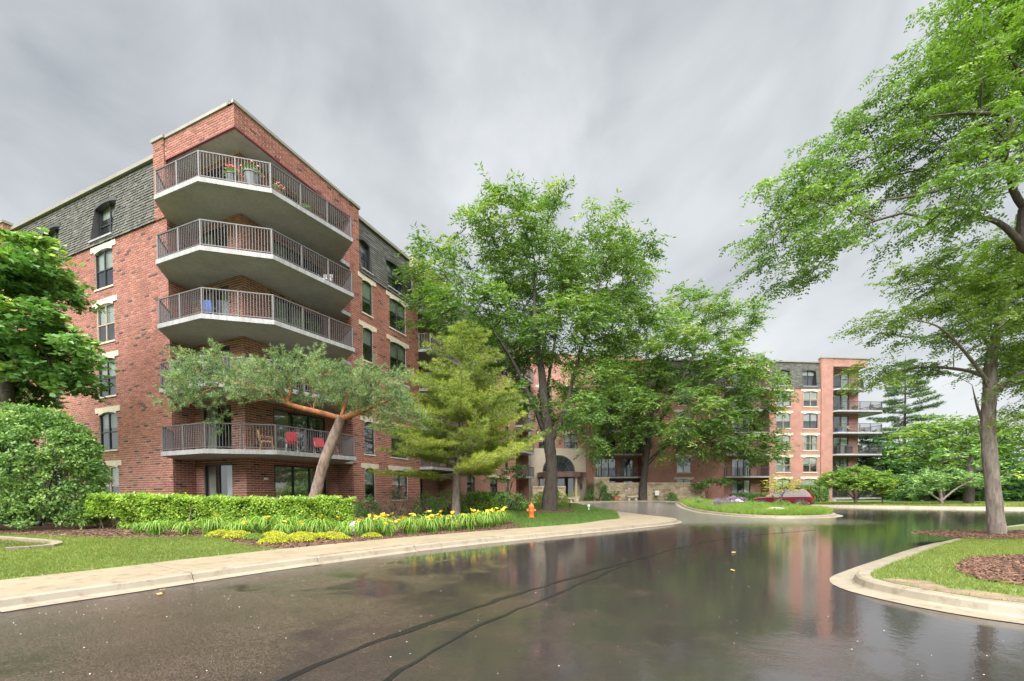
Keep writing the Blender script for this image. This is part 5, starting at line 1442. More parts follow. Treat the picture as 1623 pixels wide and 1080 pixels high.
def conifer(name, label, cat, b, H, R0, leafkey, barkkey, whorl_step, per, z_first, needle, up=.12, droop=.0, r_tr=.2, lean=(0, 0), group=None, dens=1.0, prof=.85, seed_trim=None):
    b = np.array(b, float); t = thing(name, label, cat, tuple(b), group)
    tr = np.array([(lean[0] * q, lean[1] * q, H * q) for q in np.linspace(0, 1, 9)]); tr[:, :2] += rng.normal(0, .04, (9, 2))
    P, R = resample(tr, [r_tr * 1.3, r_tr, r_tr * .9, r_tr * .8, r_tr * .68, r_tr * .52, r_tr * .36, r_tr * .2, .015], .2)
    V, F = trunk_mesh(P, R, 10, .08); obj_np('trunk', V, F, BARK[barkkey], t, smooth=True)
    B0, B1, br0, tc_, td, tt = [], [], [], [], [], []
    z = z_first
    while z < H - .15:
        q = z / H; Lw = R0 * (1 - (q - z_first / H) / (1 - z_first / H)) ** prof + .25; a0 = rng.uniform(0, 6.28); nb = per + rng.integers(-1, 2)
        for k in range(nb):
            a = a0 + 2 * math.pi * k / nb + rng.normal(0, .25); L = Lw * rng.uniform(.65, 1.12)
            p = np.array([lean[0] * q, lean[1] * q, z + rng.normal(0, .12)]); d = np.array([math.cos(a), math.sin(a), up + rng.normal(0, .09)])
            n = max(4, int(L / .22)); s = np.array([-math.sin(a), math.cos(a), 0.]); prev = p; ton = np.clip(rng.normal(.5, .17), 0, 1)
            for i in range(1, n + 1):
                f = i / n; c = p + d * L * f + np.array([0, 0, 1.]) * (-droop * L * f * f + .10 * L * f ** 3)
                B0.append(prev); B1.append(c); br0.append(.012 + .03 * r_tr / .2 * (1 - f) * L / 3); prev = c
                if f > .22:
                    sl_ = L * .30 * (1.15 - f) + .14
                    for sg in (-1, 1):
                        e = c + (s * sg * .8 + d * .55) * sl_ * rng.uniform(.6, 1.15) + np.array([0, 0, rng.normal(.03, .05)])
                        B0.append(c); B1.append(e); br0.append(.007)
                        m = max(2, int(np.linalg.norm(e - c) / (.14 / dens)))
                        for g in range(1, m + 1):
                            tc_.append(c + (e - c) * g / m + rng.normal(0, .03, 3)); td.append(unit(e - c) + np.array([0, 0, .15])); tt.append(ton)
                    tc_.append(c); td.append(d); tt.append(ton)
        z += whorl_step * rng.uniform(.75, 1.25)
    B0, B1, br0 = np.array(B0), np.array(B1), np.array(br0)
    V, F = tubes(B0, B1, br0, br0 * .8, 4); obj_np('branches', V, F, BARK[barkkey], t)
    nn, ln, wd, sp = needle
    tc_, td = np.array(tc_), unit(np.array(td)); V, F = needles(tc_, td, nn, ln, wd, sp)
    obj_np('crown', V, F, LEAF[leafkey], t, tone=np.clip(np.repeat(np.array(tt), nn) + rng.normal(0, .13, len(F)), 0, 1))
    return t
conifer('white_pine_tree', 'yellow-green white pine with tiered feathery branches at the middle of the flower bed', 'tree', (-2.87, 22.0, gz(-2.87, 22)), 9.6, 4.1, 'white', 'grey', .42, 6, 2.2, (22, .20, .016, .7), .13, .05, .19, (.55, 0), dens=1.35, prof=.62)
conifer('spruce_tree', 'tall dark open spruce rising behind the right end of the far block', 'tree', (56.3, 62, .3), 20.5, 6.6, 'spruce', 'dark', 1.05, 6, 1.2, (8, .42, .06, .8), .05, .12, .24, dens=.45, prof=.75)

# ---- leafy masses: shrubs, hedges
def leafy(P, Nn, L, W, key, parent, name='foliage', mu=.5, sd=.2, jit=.6, clump=None, orgn=(0, 0, 0)):
    n = len(P); d = unit(Nn * .55 + rng.normal(0, jit, (n, 3))); s = unit(np.cross(d, Nn + rng.normal(0, .5, (n, 3))))
    Q = rhomb(P, d, s, L * rng.uniform(.65, 1.3, n), W * rng.uniform(.7, 1.25, n), np.full(n, .08), unit(np.cross(s, d)))
    V, F = quads_out(Q)
    T = np.clip(rng.normal(mu, sd, n) if clump is None else clump + rng.normal(0, .12, n), 0, 1)
    return obj_np(name, V - np.asarray(orgn), F, LEAF[key], parent, tone=T)

def lump(n, seed=0, amp=.18, freq=3):
    """direction -> radius multiplier with bumps"""
    r = np.random.default_rng(seed); K = unit(r.normal(0, 1, (14, 3)))
    def f(d):
        v = np.zeros(len(d))
        for k in K: v += np.exp(-((1 - d @ k) * freq * 2.2))
        return 1 + amp * (v / v.max() - .5) * 2
    return f

def shrub(name, label, cat, c, rx, ry, rz, key, n, L, W, seed=1, group=None, amp=.16, layers=.25, mu=.5, nc=None):
    """rounded bush made of many leafy shoots, uneven in size, dark gaps between them"""
    t = thing(name, label, cat, c, group); r = np.random.default_rng(seed)
    f = lump(14, seed, amp, 4); nc = nc or max(24, n // 130)
    d = unit(r.normal(0, 1, (nc, 3))); d[:, 2] = np.where(d[:, 2] < -.9, -d[:, 2], d[:, 2]); low = d[:, 2] < 0; d[low, :2] = unit(d[low, :2]) * np.sqrt(1 - .35 * d[low, 2:3] ** 2)
    cen = d * (f(d) * (1 - layers * r.random(nc) ** 2))[:, None] * np.array([rx, ry, rz]); cen[:, 2] += rz * .93
    foot = r.random(nc) < .16; cen[foot, 2] = r.uniform(.05, .4, foot.sum()) * rz; cen[foot, :2] = unit(cen[foot, :2]) * np.array([rx, ry]) * r.uniform(.8, 1.0, (foot.sum(), 1))
    cr = (rx + ry + rz) / 3 * 2.1 / math.sqrt(nc) * r.uniform(.7, 1.5, nc); tone = np.clip(r.normal(mu, .13, nc), 0, 1)
    k = r.integers(0, nc, n); e = unit(r.normal(0, 1, (n, 3)) + d[k] * .9)
    P = cen[k] + e * (cr[k] * r.uniform(.45, 1.1, n))[:, None]; stray = r.random(n) < .03; P[stray] += d[k[stray]] * (cr[k[stray]] * r.uniform(.3, 1.1, stray.sum()))[:, None]
    P[:, 2] = np.maximum(P[:, 2], r.uniform(.02, .2, n))
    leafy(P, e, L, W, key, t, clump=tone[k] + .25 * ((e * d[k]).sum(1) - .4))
    m = MB()
    for q in range(6):
        a = 2 * math.pi * q / 6 + seed; m.tube([(.1 * math.cos(a), .1 * math.sin(a), -.05), (rx * .3 * math.cos(a), ry * .3 * math.sin(a), rz * .7), (rx * .62 * math.cos(a), ry * .62 * math.sin(a), rz * 1.3)], [.05, .035, .01], 5)
    m.build('stems', BARK['dark'], t)
    return t
shrub('round_shrub', 'large rounded green shrub at the left edge', 'shrub', (-16.0, 14.5, gz(-16, 14.5)), 2.05, 1.9, 2.1, 'shrub', 46000, .12, .06, 3, amp=.2, layers=.2, nc=420)
shrub('round_shrub', 'lower green shrub growing at the far left edge beside the larger round one', 'shrub', (-18.6, 15.6, gz(-18.6, 15.6)), 1.5, 1.4, 1.75, 'shrub', 9000, .11, .05, 5)

def hedge():
    P0, P1 = np.array((-13.85, 14.35)), np.array((-5.85, 16.05)); L = np.linalg.norm(P1 - P0); d = (P1 - P0) / L; nn = np.array([d[1], -d[0]])
    b = (P0[0], P0[1], gz(*P0)); t = thing('clipped_hedge', 'long clipped bright green hedge in front of the corner terraces', 'hedge', b)
    n = 30000; s = rng.uniform(0, L, n); H = 1.04; Wd = .85
    face = rng.random(n); o = np.where(face < .46, -Wd / 2 - .0, np.where(face < .60, Wd / 2, rng.uniform(-Wd / 2, Wd / 2, n))); top = face >= .60
    lump_ = .035 * np.sin(s * 1.1) + .03 * np.sin(s * 5.3 + 1) + .025 * np.sin(s * 11)
    h = np.where(top, H + lump_ + rng.normal(0, .035, n), rng.uniform(.04, H, n) + 0)
    h = np.where((~top) & (s < .9), np.maximum(h, .42 + rng.random(n) * .5), h)
    o = o + np.where(top, 0, np.sign(o) * (-rng.random(n) * .22 + .08 * np.sin(s * 3.1 + h * 4) + .05 * np.sin(s * 8)))
    xy = P0 + d * s[:, None] - nn * o[:, None] * -1
    xy = P0 + d * s[:, None] + nn * (-o)[:, None]
    z = lawn_z(xy[:, 0], xy[:, 1]) + h
    Nn = np.where(top[:, None], np.array([[0, 0, 1.]]), np.column_stack([np.outer(-np.sign(o), nn), np.full(n, .25)]))
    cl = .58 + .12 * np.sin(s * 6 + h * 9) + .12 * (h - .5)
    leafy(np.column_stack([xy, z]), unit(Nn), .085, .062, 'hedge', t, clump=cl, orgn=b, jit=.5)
    # dark inner twigs
    m = MB()
    for k in range(46):
        q = P0 + d * (.12 + k * (L - .2) / 46 + rng.normal(0, .04)) + nn * rng.uniform(-.25, .3)
        zz = gz(*q); m.tube([(q[0], q[1], zz - .03), (q[0] + rng.normal(0, .06), q[1] + rng.normal(0, .06), zz + .45), (q[0] + rng.normal(0, .14), q[1] + rng.normal(0, .1), zz + .9)], [.018, .014, .006], 5)
    m.build('stems', BARK['grey'], t, b)
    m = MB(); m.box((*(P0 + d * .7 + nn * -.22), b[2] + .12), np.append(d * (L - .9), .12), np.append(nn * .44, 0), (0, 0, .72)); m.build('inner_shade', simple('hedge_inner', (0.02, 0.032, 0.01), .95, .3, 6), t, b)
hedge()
# planting by the near wing
for (x, y, rx, rz, key, lab, n, nm, L, W) in (
    (-7.05, 21.0, .55, .42, 'dark', 'small clipped dark green bush at the foot of the first ground-floor window', 1800, 'clipped_bush', .07, .05),
    (-5.75, 21.4, .95, .62, 'brown', 'dull brown twiggy bush below the double ground-floor window', 3800, 'twiggy_bush', .08, .03),
    (-4.45, 22.6, .8, .5, 'dark', 'low blue-green bush right of the brown twiggy one', 2200, 'low_bush', .09, .05),
    (-3.5, 24.4, .75, .62, 'shrub', 'loose pale green bush behind the white pine trunk', 2200, 'loose_bush', .1, .05),
    (-1.9, 25.8, 1.0, .5, 'bright', 'leafy green bush spreading right of the white pine', 2600, 'leafy_bush', .13, .07),
    (-.2, 27.4, 1.1, .45, 'shrub', 'low leafy bush on the far edge of the lawn left of the thick trunk', 2600, 'leafy_bush', .13, .07),
    (3.6, 41.6, 1.5, .5, 'bright', 'low bright green mound on the paving edge beside the entrance urns', 2600, 'green_mound', .14, .08),
    (9.9, 49.9, 1.35, .95, 'dark', 'rounded dark shrub against the pale entrance wall', 3000, 'round_shrub', .16, .09),
    (18.2, 50.9, 1.2, .35, 'shrub', 'low bushy growth at the foot of the long stone wall by the white sign', 1800, 'low_bush', .15, .08)):
    z = gz(x, y) if y < 40 else float(road_z(x, y)) + .17
    shrub(nm, lab, 'bush', (x, y, z), rx, rx * .85, rz, key, n, L, W, int(x * 7) % 50, layers=.35)
def box_hedge(label, P0, P1, H, Wd, key, n, L_, W_, zb):
    P0, P1 = np.array(P0, float), np.array(P1, float); L = np.linalg.norm(P1 - P0); d = (P1 - P0) / L; nn = np.array([d[1], -d[0]])
    t = thing('box_hedge', label, 'hedge', (P0[0], P0[1], zb)); s = rng.uniform(0, L, n); top = rng.random(n) < .4
    o = np.where(top, rng.uniform(-Wd / 2, Wd / 2, n), np.sign(rng.normal(.5, 1, n)) * Wd / 2 * rng.uniform(.8, 1.05, n)); h = np.where(top, H + rng.normal(0, .03, n), rng.uniform(.02, H, n))
    xy = P0 + d * s[:, None] + nn * o[:, None]; Nn = np.where(top[:, None], np.array([[0, 0, 1.]]), np.column_stack([np.outer(np.sign(o), nn), np.full(n, .2)]))
    leafy(np.column_stack([xy, zb + h]), unit(Nn), L_, W_, key, t, clump=.45 + .15 * np.sin(s * 5), orgn=(P0[0], P0[1], zb), jit=.5)
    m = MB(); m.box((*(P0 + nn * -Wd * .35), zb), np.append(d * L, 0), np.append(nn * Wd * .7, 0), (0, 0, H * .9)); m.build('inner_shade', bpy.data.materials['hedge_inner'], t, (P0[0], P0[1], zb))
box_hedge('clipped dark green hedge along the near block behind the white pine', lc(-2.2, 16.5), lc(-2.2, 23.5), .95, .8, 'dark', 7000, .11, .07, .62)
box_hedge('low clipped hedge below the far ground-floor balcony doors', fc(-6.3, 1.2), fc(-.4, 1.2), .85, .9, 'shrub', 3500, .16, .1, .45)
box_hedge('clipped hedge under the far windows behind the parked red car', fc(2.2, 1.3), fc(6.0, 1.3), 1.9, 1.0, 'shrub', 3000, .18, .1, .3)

# ---- lawn blades
def blades(poly, zf, density, H, name, key='grass', mu=.5, maxd=None, avoid=(), w=.008):
    P = scatter(poly, density)
    if maxd: P = P[np.hypot(P[:, 0], P[:, 1]) < maxd]
    # only ground the camera side can look over
    for a in avoid: P = P[~in_poly(P, a)]
    n = len(P); z = zf(P[:, 0], P[:, 1]); per = 3
    c = np.repeat(np.column_stack([P, z - .004]), per, 0) + np.column_stack([rng.normal(0, .018, (n * per, 2)), np.zeros(n * per)])
    a = rng.uniform(0, 6.28, n * per); lean = rng.normal(0, .45, (n * per, 2)); h = H * rng.uniform(.5, 1.25, n * per)
    patch = .5 + .5 * np.sin(P[:, 0] * 1.1 + 1.3 * np.sin(P[:, 1] * .8)) * np.sin(P[:, 1] * 1.4)
    s = np.column_stack([np.cos(a), np.sin(a), np.zeros(n * per)]) * w / 2
    tip = c + np.column_stack([lean * h[:, None], h])
    V = np.stack([c - s, c + s, tip], 1).reshape(-1, 3)
    T = np.clip(np.repeat(mu + .22 * (patch - .5) + rng.normal(0, .12, n), per), 0, .97); T[rng.random(len(T)) < .03] = 1
    tag(obj_np(name, V, np.arange(len(V), dtype=np.int32).reshape(-1, 3), LEAF[key], tone=T), kind='stuff')
NEAR = [tuple(p) for p in WIN[win_idx(-8.9, 4):win_idx(-6.2, 11.5)]] + [(-7.4, 11.8), (-9.2, 13.2), (-11.6, 12.4), (-16, 12.6), (-16, 6), (-11, 2)]
blades(NEAR, lawn_z, 900, .06, 'grass', mu=.5)
MIDL = [tuple(p) for p in WIN[win_idx(-.2, 18.1):iE:2]] + [(1.0, 38), (-1.5, 30), (-.9, 23.5), (-.4, 21)]
blades(MIDL, lawn_z, 260, .085, 'grass', 'lawn', mu=.36, avoid=[RING1], w=.02)
RVIS = [p for p in RISL if p[0] < 20]
blades(RISL, isl_z, 620, .06, 'grass', mu=.58, maxd=19, avoid=[MNR, MRT, BARE])
blades(BARE, isl_z, 60, .05, 'grass', mu=.8)
FSTRIP = [tuple(p) for p in WIN[iF::3]] + [(75, 30), (46, 44), (30, 54)]
blades(FSTRIP, far_z, 40, .12, 'grass', mu=.62, maxd=62, w=.05)

# ================================================================== more trees at the right and behind
def simple_tree(name, label, b, H, lobes, spacing, key, barkk, r, frond, per=10, k=6, twig=.8, mu=.5, seeds=None, bf=.3):
    return make_tree(name, label, 'tree', b, seeds or [([b, (b[0], b[1], b[2] + H * .4), (b[0] + .2, b[1], b[2] + H * .8)], [r, r * .75, r * .3])], lobes, spacing, key, barkk, 10, r * .6, twig, per, k, frond, bf=bf, twigs=False, tone_mu=mu)
simple_tree('leafy_tree', 'light green spreading tree behind the road right of the spruce', (46.8, 47.0, .35), 8,
    [(44, 46, 7.2, 2.6, 1.3), (47, 47, 8.3, 3.0, 1.5), (50.5, 47, 7.6, 3.0, 1.6), (46, 46, 5.4, 3.0, 1.0), (49.5, 46, 5.6, 2.6, 1.2), (42.2, 46, 5.6, 1.4, .8)], 1.2, 'bright', 'dark', .3, (.5, 0, .2, 0), 12, 7, 1.1, .4)
simple_tree('leafy_tree', 'pale green leafy tree at the right edge beyond the trunk of the island tree', (56.5, 45.0, .4), 8,
    [(54.5, 45, 6.8, 2.6, 1.8), (57.5, 45, 8.4, 3.2, 2.0), (56, 44, 4.6, 3.0, 1.3), (60, 45, 6, 2.6, 2)], 1.3, 'bright', 'dark', .3, (.5, 0, .2, 0), 12, 7, 1.1, .55)
simple_tree('small_tree', 'low wide multi-stemmed tree with flat grey-green crown across the road', (40.0, 40.2, .33), 3,
    [(38, 40, 2.4, 1.6, .8), (40, 40, 2.9, 1.8, .75), (42.3, 40, 2.6, 1.8, .7), (36.8, 40.2, 1.9, 1.0, .7), (44, 40, 2.25, 1.1, .5)], .75, 'shrub', 'grey', .12, (.3, 0, .12, 0), 12, 7, .6, .45,
    seeds=[([(40.0, 40.2, .3), (39.9, 40.2, 1.2), (39.6, 40.1, 2.2)], [.16, .12, .06]), ([(40.0, 40.2, .5), (38.9, 40.1, 1.2), (38.0, 40, 1.9)], [.1, .08, .04]), ([(40.0, 40.2, .6), (41.0, 40.1, 1.5), (42, 40, 2.2)], [.1, .08, .04])])
simple_tree('leafy_tree', 'dark-trunked tree standing right of the low flat-crowned tree', (43.6, 41.2, .36), 6,
    [(43.6, 42, 5.0, 1.8, 1.2), (45.6, 42, 4.2, 1.6, 1.0), (47.6, 42, 3.4, 1.8, 1.2)], .95, 'maple', 'dark', .42, (.36, 0, .2, 0), 10, 7, .8, .5)
for i, (x, y, h, lab) in enumerate(((50.5, 56, 8.5, 'dark evergreen tree directly right of the far block corner'), (57.5, 54, 7.5, 'dark bushy tree filling in behind the low flat-crowned tree'), (65, 52, 8.5, 'dark green tree behind the pale leafy trees'), (53.5, 47.5, 4.2, 'dark low tree below the pale leafy crown near the right edge'), (62, 47, 5.0, 'dark tree at the right edge low beside the road'), (48.0, 50, 5.0, 'dark green bushy tree left of the light green spreading one'), (48.5, 60, 9.5, 'leafy green tree filling the gap behind the far balcony ends'), (61.0, 57, 11, 'tall green tree behind the pale leafy ones at the right'), (71, 56, 12, 'tall green tree farthest right beyond the road'), (53.5, 52, 7.0, 'bushy green tree low in front of the spruce'))):
    simple_tree('dark_tree', lab, (x, y, .5), h * .6, [(x - 1.5, y, h * .4, 2.6, h * .34), (x + 1.6, y, h * .5, 2.8, h * .36), (x, y - .5, h * .7, 2.3, h * .28), (x + .3, y - 1, h * .22, 3.2, h * .2)], 1.4, 'dark', 'dark', .3, (.55, 0, .28, 0), 12, 7, 1.2, .35 + .12 * (i % 3))
simple_tree('umbrella_tree', 'clipped umbrella-shaped small tree with bare forked stems in front of the far corner balconies', (35.5, 44.6, .4), 2.2,
    [(33.4, 44.6, 2.75, 1.5, .75), (35.4, 44.6, 3.05, 1.7, .8), (37.3, 44.6, 2.75, 1.5, .75), (34.4, 43.8, 2.3, 1.6, .5), (36.6, 43.8, 2.25, 1.6, .5)], .55, 'bright', 'grey', .13, (.24, 0, .14, 0), 16, 8, .5, .5,
    seeds=[([(35.5, 44.6, .35), (35.4, 44.6, 1.1), (35.0, 44.6, 2.0)], [.15, .1, .06])] + [([(35.5, 44.6, .6), (35.5 + a, 44.6 + b_, 1.3), (35.5 + 2 * a, 44.6 + 1.6 * b_, 2.2)], [.09, .07, .04]) for a, b_ in ((-.7, .1), (.7, .1), (.4, -.4), (-.35, -.3))])
simple_tree('small_tree', 'thin yellowish small tree right of the umbrella-shaped one', (37.4, 43.6, .38), 1.6, [(37.5, 43.6, 1.7, .9, .55), (38.4, 43.7, 2.0, .6, .35)], .55, 'yellow', 'dark', .06, (.22, 0, .12, 0), 9, 6, .5, .3)
simple_tree('small_tree', 'airy yellow-green small tree on the planted island in front of the red car', (19.5, 31.2, .45), 1.6, [(19.5, 31.2, 2.1, .85, .6), (18.9, 31.2, 1.7, .6, .4), (20.2, 31.2, 1.75, .6, .4)], .5, 'yellow', 'dark', .05, (.17, 0, .07, 0), 9, 6, .45, .25)
simple_tree('small_tree', 'thin-stemmed small maple with layered crown against the far brick wall', (22.6, 50.0, .62), 1.8, [(22.2, 49.8, 2.6, 1.2, .35), (23.6, 49.8, 2.85, 1.2, .35), (24.3, 49.8, 2.5, .9, .3), (21.6, 49.8, 2.3, .7, .3)], .6, 'dark', 'dark', .06, (.26, 0, .14, 0), 12, 7, .5, .75)
simple_tree('small_tree', 'small dark-stemmed tree against the near wing wall by the low stone wall', (-.2, 33.5, .6), 2.2, [(-.2, 33.4, 3.0, 1.0, .6), (.6, 33.2, 3.4, .8, .5), (-.9, 33.4, 2.6, .6, .4)], .6, 'locust', 'dark', .05, (.24, 0, .12, 0), 10, 6, .5, .5)

# ---- daylilies and sedum
M['petal'] = simple('yellow_petal', (0.78, 0.50, 0.03), .5, .15, 9.0)
M['stalk'] = simple('flower_stalk', (0.12, 0.2, 0.04), .6, .1, 5.0)
def lily_leaves(seed, n=62, H=.52, R=.5):
    r = np.random.default_rng(seed); V, F, T = [], [], []
    for i in range(n):
        a = r.uniform(0, 6.28); L = r.uniform(.7, 1.15); out = R * L * r.uniform(.5, 1.15); h = H * L; w = r.uniform(.012, .02)
        o = np.array([r.normal(0, .09), r.normal(0, .09), 0]); d = np.array([math.cos(a), math.sin(a), 0]); s = np.array([-d[1], d[0], 0])
        b = len(V); tn = r.random()
        for k in range(6):
            t = k / 5; p = o + d * out * t ** 1.25 + np.array([0, 0, h * (3.1 * t - 2.75 * t * t)]); ww = w * (1 - t) ** .6 + .001
            V += [p - s * ww, p + s * ww]
        for k in range(5): F.append((b + 2 * k, b + 2 * k + 1, b + 2 * k + 3, b + 2 * k + 2)); T.append(min(1, max(0, .5 + .3 * (tn - .5) + .06 * k)))
    return mesh_np('leaves', np.array(V), np.array(F, dtype=np.int32), LEAF['lily'], np.array(T))
def flower_mesh():
    m = MB()
    for k in range(6):
        a = 2 * math.pi * k / 6; d = np.array([math.cos(a), math.sin(a), 0]); s = np.array([-d[1], d[0], 0]); r = 1.0 if k % 2 else .85
        p0, p1, p2 = np.array([0, 0, 0.]), d * .035 * r + np.array([0, 0, .045]), d * .075 * r + np.array([0, 0, .05])
        m.poly([p0, p1 - s * .024, p2, p1 + s * .024])
    return m.mesh('flower', M['petal'])
LV = [lily_leaves(k, 70 + 6 * k, .60 + .03 * k, .58 + .03 * k) for k in range(4)]; FM = flower_mesh()
SM = MB(); SM.tube([(0, 0, -.5), (.01, 0, -.2), (0, 0, 0)], [.005, .004, .003], 4); SME = SM.mesh('stalk', M['stalk'])
lily_spots = [(-11.6, 13.45), (-10.9, 13.2), (-10.2, 13.45), (-9.5, 13.75), (-8.75, 14.1), (-8.0, 13.9), (-7.5, 14.2), (-6.9, 14.3), (-6.3, 14.45), (-5.7, 14.5), (-5.15, 14.55), (-8.5, 13.45), (-7.2, 13.65), (-6.2, 13.85), (-5.3, 13.8), (-4.75, 13.95), (-4.5, 14.75), (-4.1, 14.3), (-3.75, 15.2), (-3.45, 14.85), (-3.1, 15.6), (-2.85, 15.35), (-2.5, 16.2), (-2.2, 15.95), (-1.85, 16.75), (-1.6, 16.55), (-1.2, 17.4), (-1.0, 17.2), (-.7, 18.1), (-.45, 18.6), (-4.6, 15.5), (-2.9, 16.6), (-3.9, 16.2), (-1.5, 18.4)]
where = ['at the left end of the flower bed', 'along the front of the clipped hedge', 'between the hedge end and the sidewalk', 'beside the white pine', 'at the bed tip near the hydrant']
def lily_where(x): return where[0] if x < -9.4 else where[1] if x < -5.0 else where[2] if x < -3.2 else where[3] if x < -1.4 else where[4]
ORD = ['first', 'second', 'third', 'fourth', 'fifth', 'sixth', 'seventh', 'eighth', 'ninth', 'tenth', 'eleventh', 'twelfth', 'thirteenth']
lily_spots.sort(key=lambda p: p[0] / p[1]); seen = {}
for i, (x, y) in enumerate(lily_spots):
    wh = lily_where(x); seen[wh] = seen.get(wh, -1) + 1
    o = thing('daylily_plant', ORD[seen[wh]] + ' daylily clump from the left ' + wh, 'plant', (x, y, gz(x, y) + .005), 'daylilies in the flower bed')
    o.rotation_euler.z = rng.uniform(0, 6.28); s_ = rng.uniform(.72, 1.25); o.scale = (s_, s_, s_ * (.86 if x > -5 else .78))
    l = bpy.data.objects.new('leaves', LV[i % 4]); link(l, o)
    nf = int(rng.choice([0, 1, 1, 2])) if x < -5 else int(rng.choice([2, 3, 4, 5, 7]))
    for q in range(nf):
        a, rr = rng.uniform(0, 6.28), rng.uniform(.05, .34); zz = rng.uniform(.50, .72)
        f = bpy.data.objects.new('flower', FM); link(f, o); f.location = (rr * math.cos(a), rr * math.sin(a), zz); f.rotation_euler = (rng.normal(0, .5), rng.normal(0, .5), rng.uniform(0, 6)); f.scale = (1.3,) * 3
        st_ = bpy.data.objects.new('stalk', SME); link(st_, f); st_.rotation_euler = (-f.rotation_euler[0], -f.rotation_euler[1], 0)
def sedum_mesh(seed, key):
    r = np.random.default_rng(seed); n = 900; a = r.uniform(0, 6.28, n); q = np.sqrt(r.random(n)); P = np.column_stack([.34 * q * np.cos(a), .24 * q * np.sin(a), .13 * (1 - q ** 2) ** .6 * r.uniform(.75, 1.1, n) + .01])
    d = unit(r.normal(0, .5, (n, 3)) + np.array([0, 0, .6])); s = unit(np.cross(d, r.normal(0, 1, (n, 3)))); Q = rhomb(P, d, s, np.full(n, .035), np.full(n, .03)); V, F = quads_out(Q)
    return mesh_np('cushion', V, F, LEAF[key], np.clip(r.normal(.62, .2, n), 0, 1))
SD = [sedum_mesh(1, 'yellow'), sedum_mesh(2, 'yellow'), sedum_mesh(3, 'bright')]
for i, (x, y, s_) in enumerate(sorted(((-8.75, 13.0, 1.1), (-8.1, 12.75, 1.15), (-7.5, 12.55, 1.0), (-7.15, 12.95, 1.2), (-6.75, 12.45, 1.2), (-6.35, 13.0, 1.2), (-6.1, 12.55, 1.05), (-6.65, 11.95, 1.0), (-5.55, 13.25, 1.1), (-5.2, 13.05, .8), (-4.45, 13.65, .85), (-5.85, 13.2, 1.0)), key=lambda p: p[0] / p[1])):
    o = thing('sedum_plant', ORD[i] + ' low yellow sedum cushion from the left on the mulch by the sidewalk', 'plant', (x, y, gz(x, y) + .012), 'sedum cushions at the front of the mulch bed')
    o.scale = (s_ * 1.15, s_ * 1.0, s_ * 1.25); o.rotation_euler.z = rng.uniform(-.5, .5); link(bpy.data.objects.new('cushion', SD[i % 3 if i in (2, 7, 9, 10) else i % 2]), o)

# ---- the planted island
blades(PISL, pisl_z, 190, .36, 'ornamental_grass', 'bright', .78, w=.028)
k_ = 0
for (x, y, r_, h_, key, nm, lab) in ((15.6, 32.5, .55, .3, 'purple', 'catmint_plant', 'mauve catmint clump at the left of the planted island'), (17.4, 33.5, .6, .32, 'purple', 'catmint_plant', 'mauve catmint clump beside the pale boulder'), (18.6, 36.5, .6, .35, 'purple', 'catmint_plant', 'mauve catmint clump farthest back on the planted island'),
        (17.0, 30.2, .5, .28, 'shrub', 'perennial_clump', 'rounded green clump in the middle of the planted island'), (18.3, 29.2, .5, .28, 'shrub', 'perennial_clump', 'grey-green clump below the airy yellow-green tree'), (20.3, 30.2, .35, .25, 'brown', 'perennial_clump', 'brownish seeding clump in front of the red car door'), (15.4, 35.5, .5, .3, 'shrub', 'perennial_clump', 'green clump near the far left tip of the planted island')):
    shrub(nm, lab, 'plant', (x, y, float(pisl_z(np.array([x]), np.array([y]))[0])), r_, r_, h_, key, 1500, .09, .035, int(x * 3), layers=.5)
M['boulder'] = simple('pale_boulder', (0.52, 0.49, 0.43), .8, .15, 4.0, bmp=.3, bscale=12)
def boulder(x, y, z, s, lab):
    import bmesh
    bm = bmesh.new(); bmesh.ops.create_icosphere(bm, subdivisions=3, radius=1.0); r = np.random.default_rng(int(x * 100) % 997)
    K = unit(r.normal(0, 1, (9, 3)))
    for v in bm.verts:
        d = np.array(v.co); q = min(1.0, min((.75 + .12 * i % .2) / max(1e-3, d @ k) if d @ k > .5 else 9 for i, k in enumerate(K))); v.co = Vector(d * q * np.array(s))
    me = bpy.data.meshes.new('boulder'); bm.to_mesh(me); bm.free(); me.materials.append(M['boulder'])
    o = bpy.data.objects.new('boulder', me); link(o); o.location = (x, y, z); tag(o, lab, 'rock')
def piz(x, y): return float(pisl_z(np.array([x]), np.array([y]))[0])
boulder(17.9, 34.4, piz(17.9, 34.4) + .25, (.55, .4, .38), 'pale boulder standing among the mauve flowers on the planted island')
boulder(16.6, 27.2, piz(16.6, 27.2) + .1, (.8, .35, .2), 'flat pale stone near the front edge of the planted island')
boulder(-5.5, 15.25, gz(-5.5, 15.25) + .12, (.28, .22, .26), 'small pale rock at the right end of the clipped hedge')

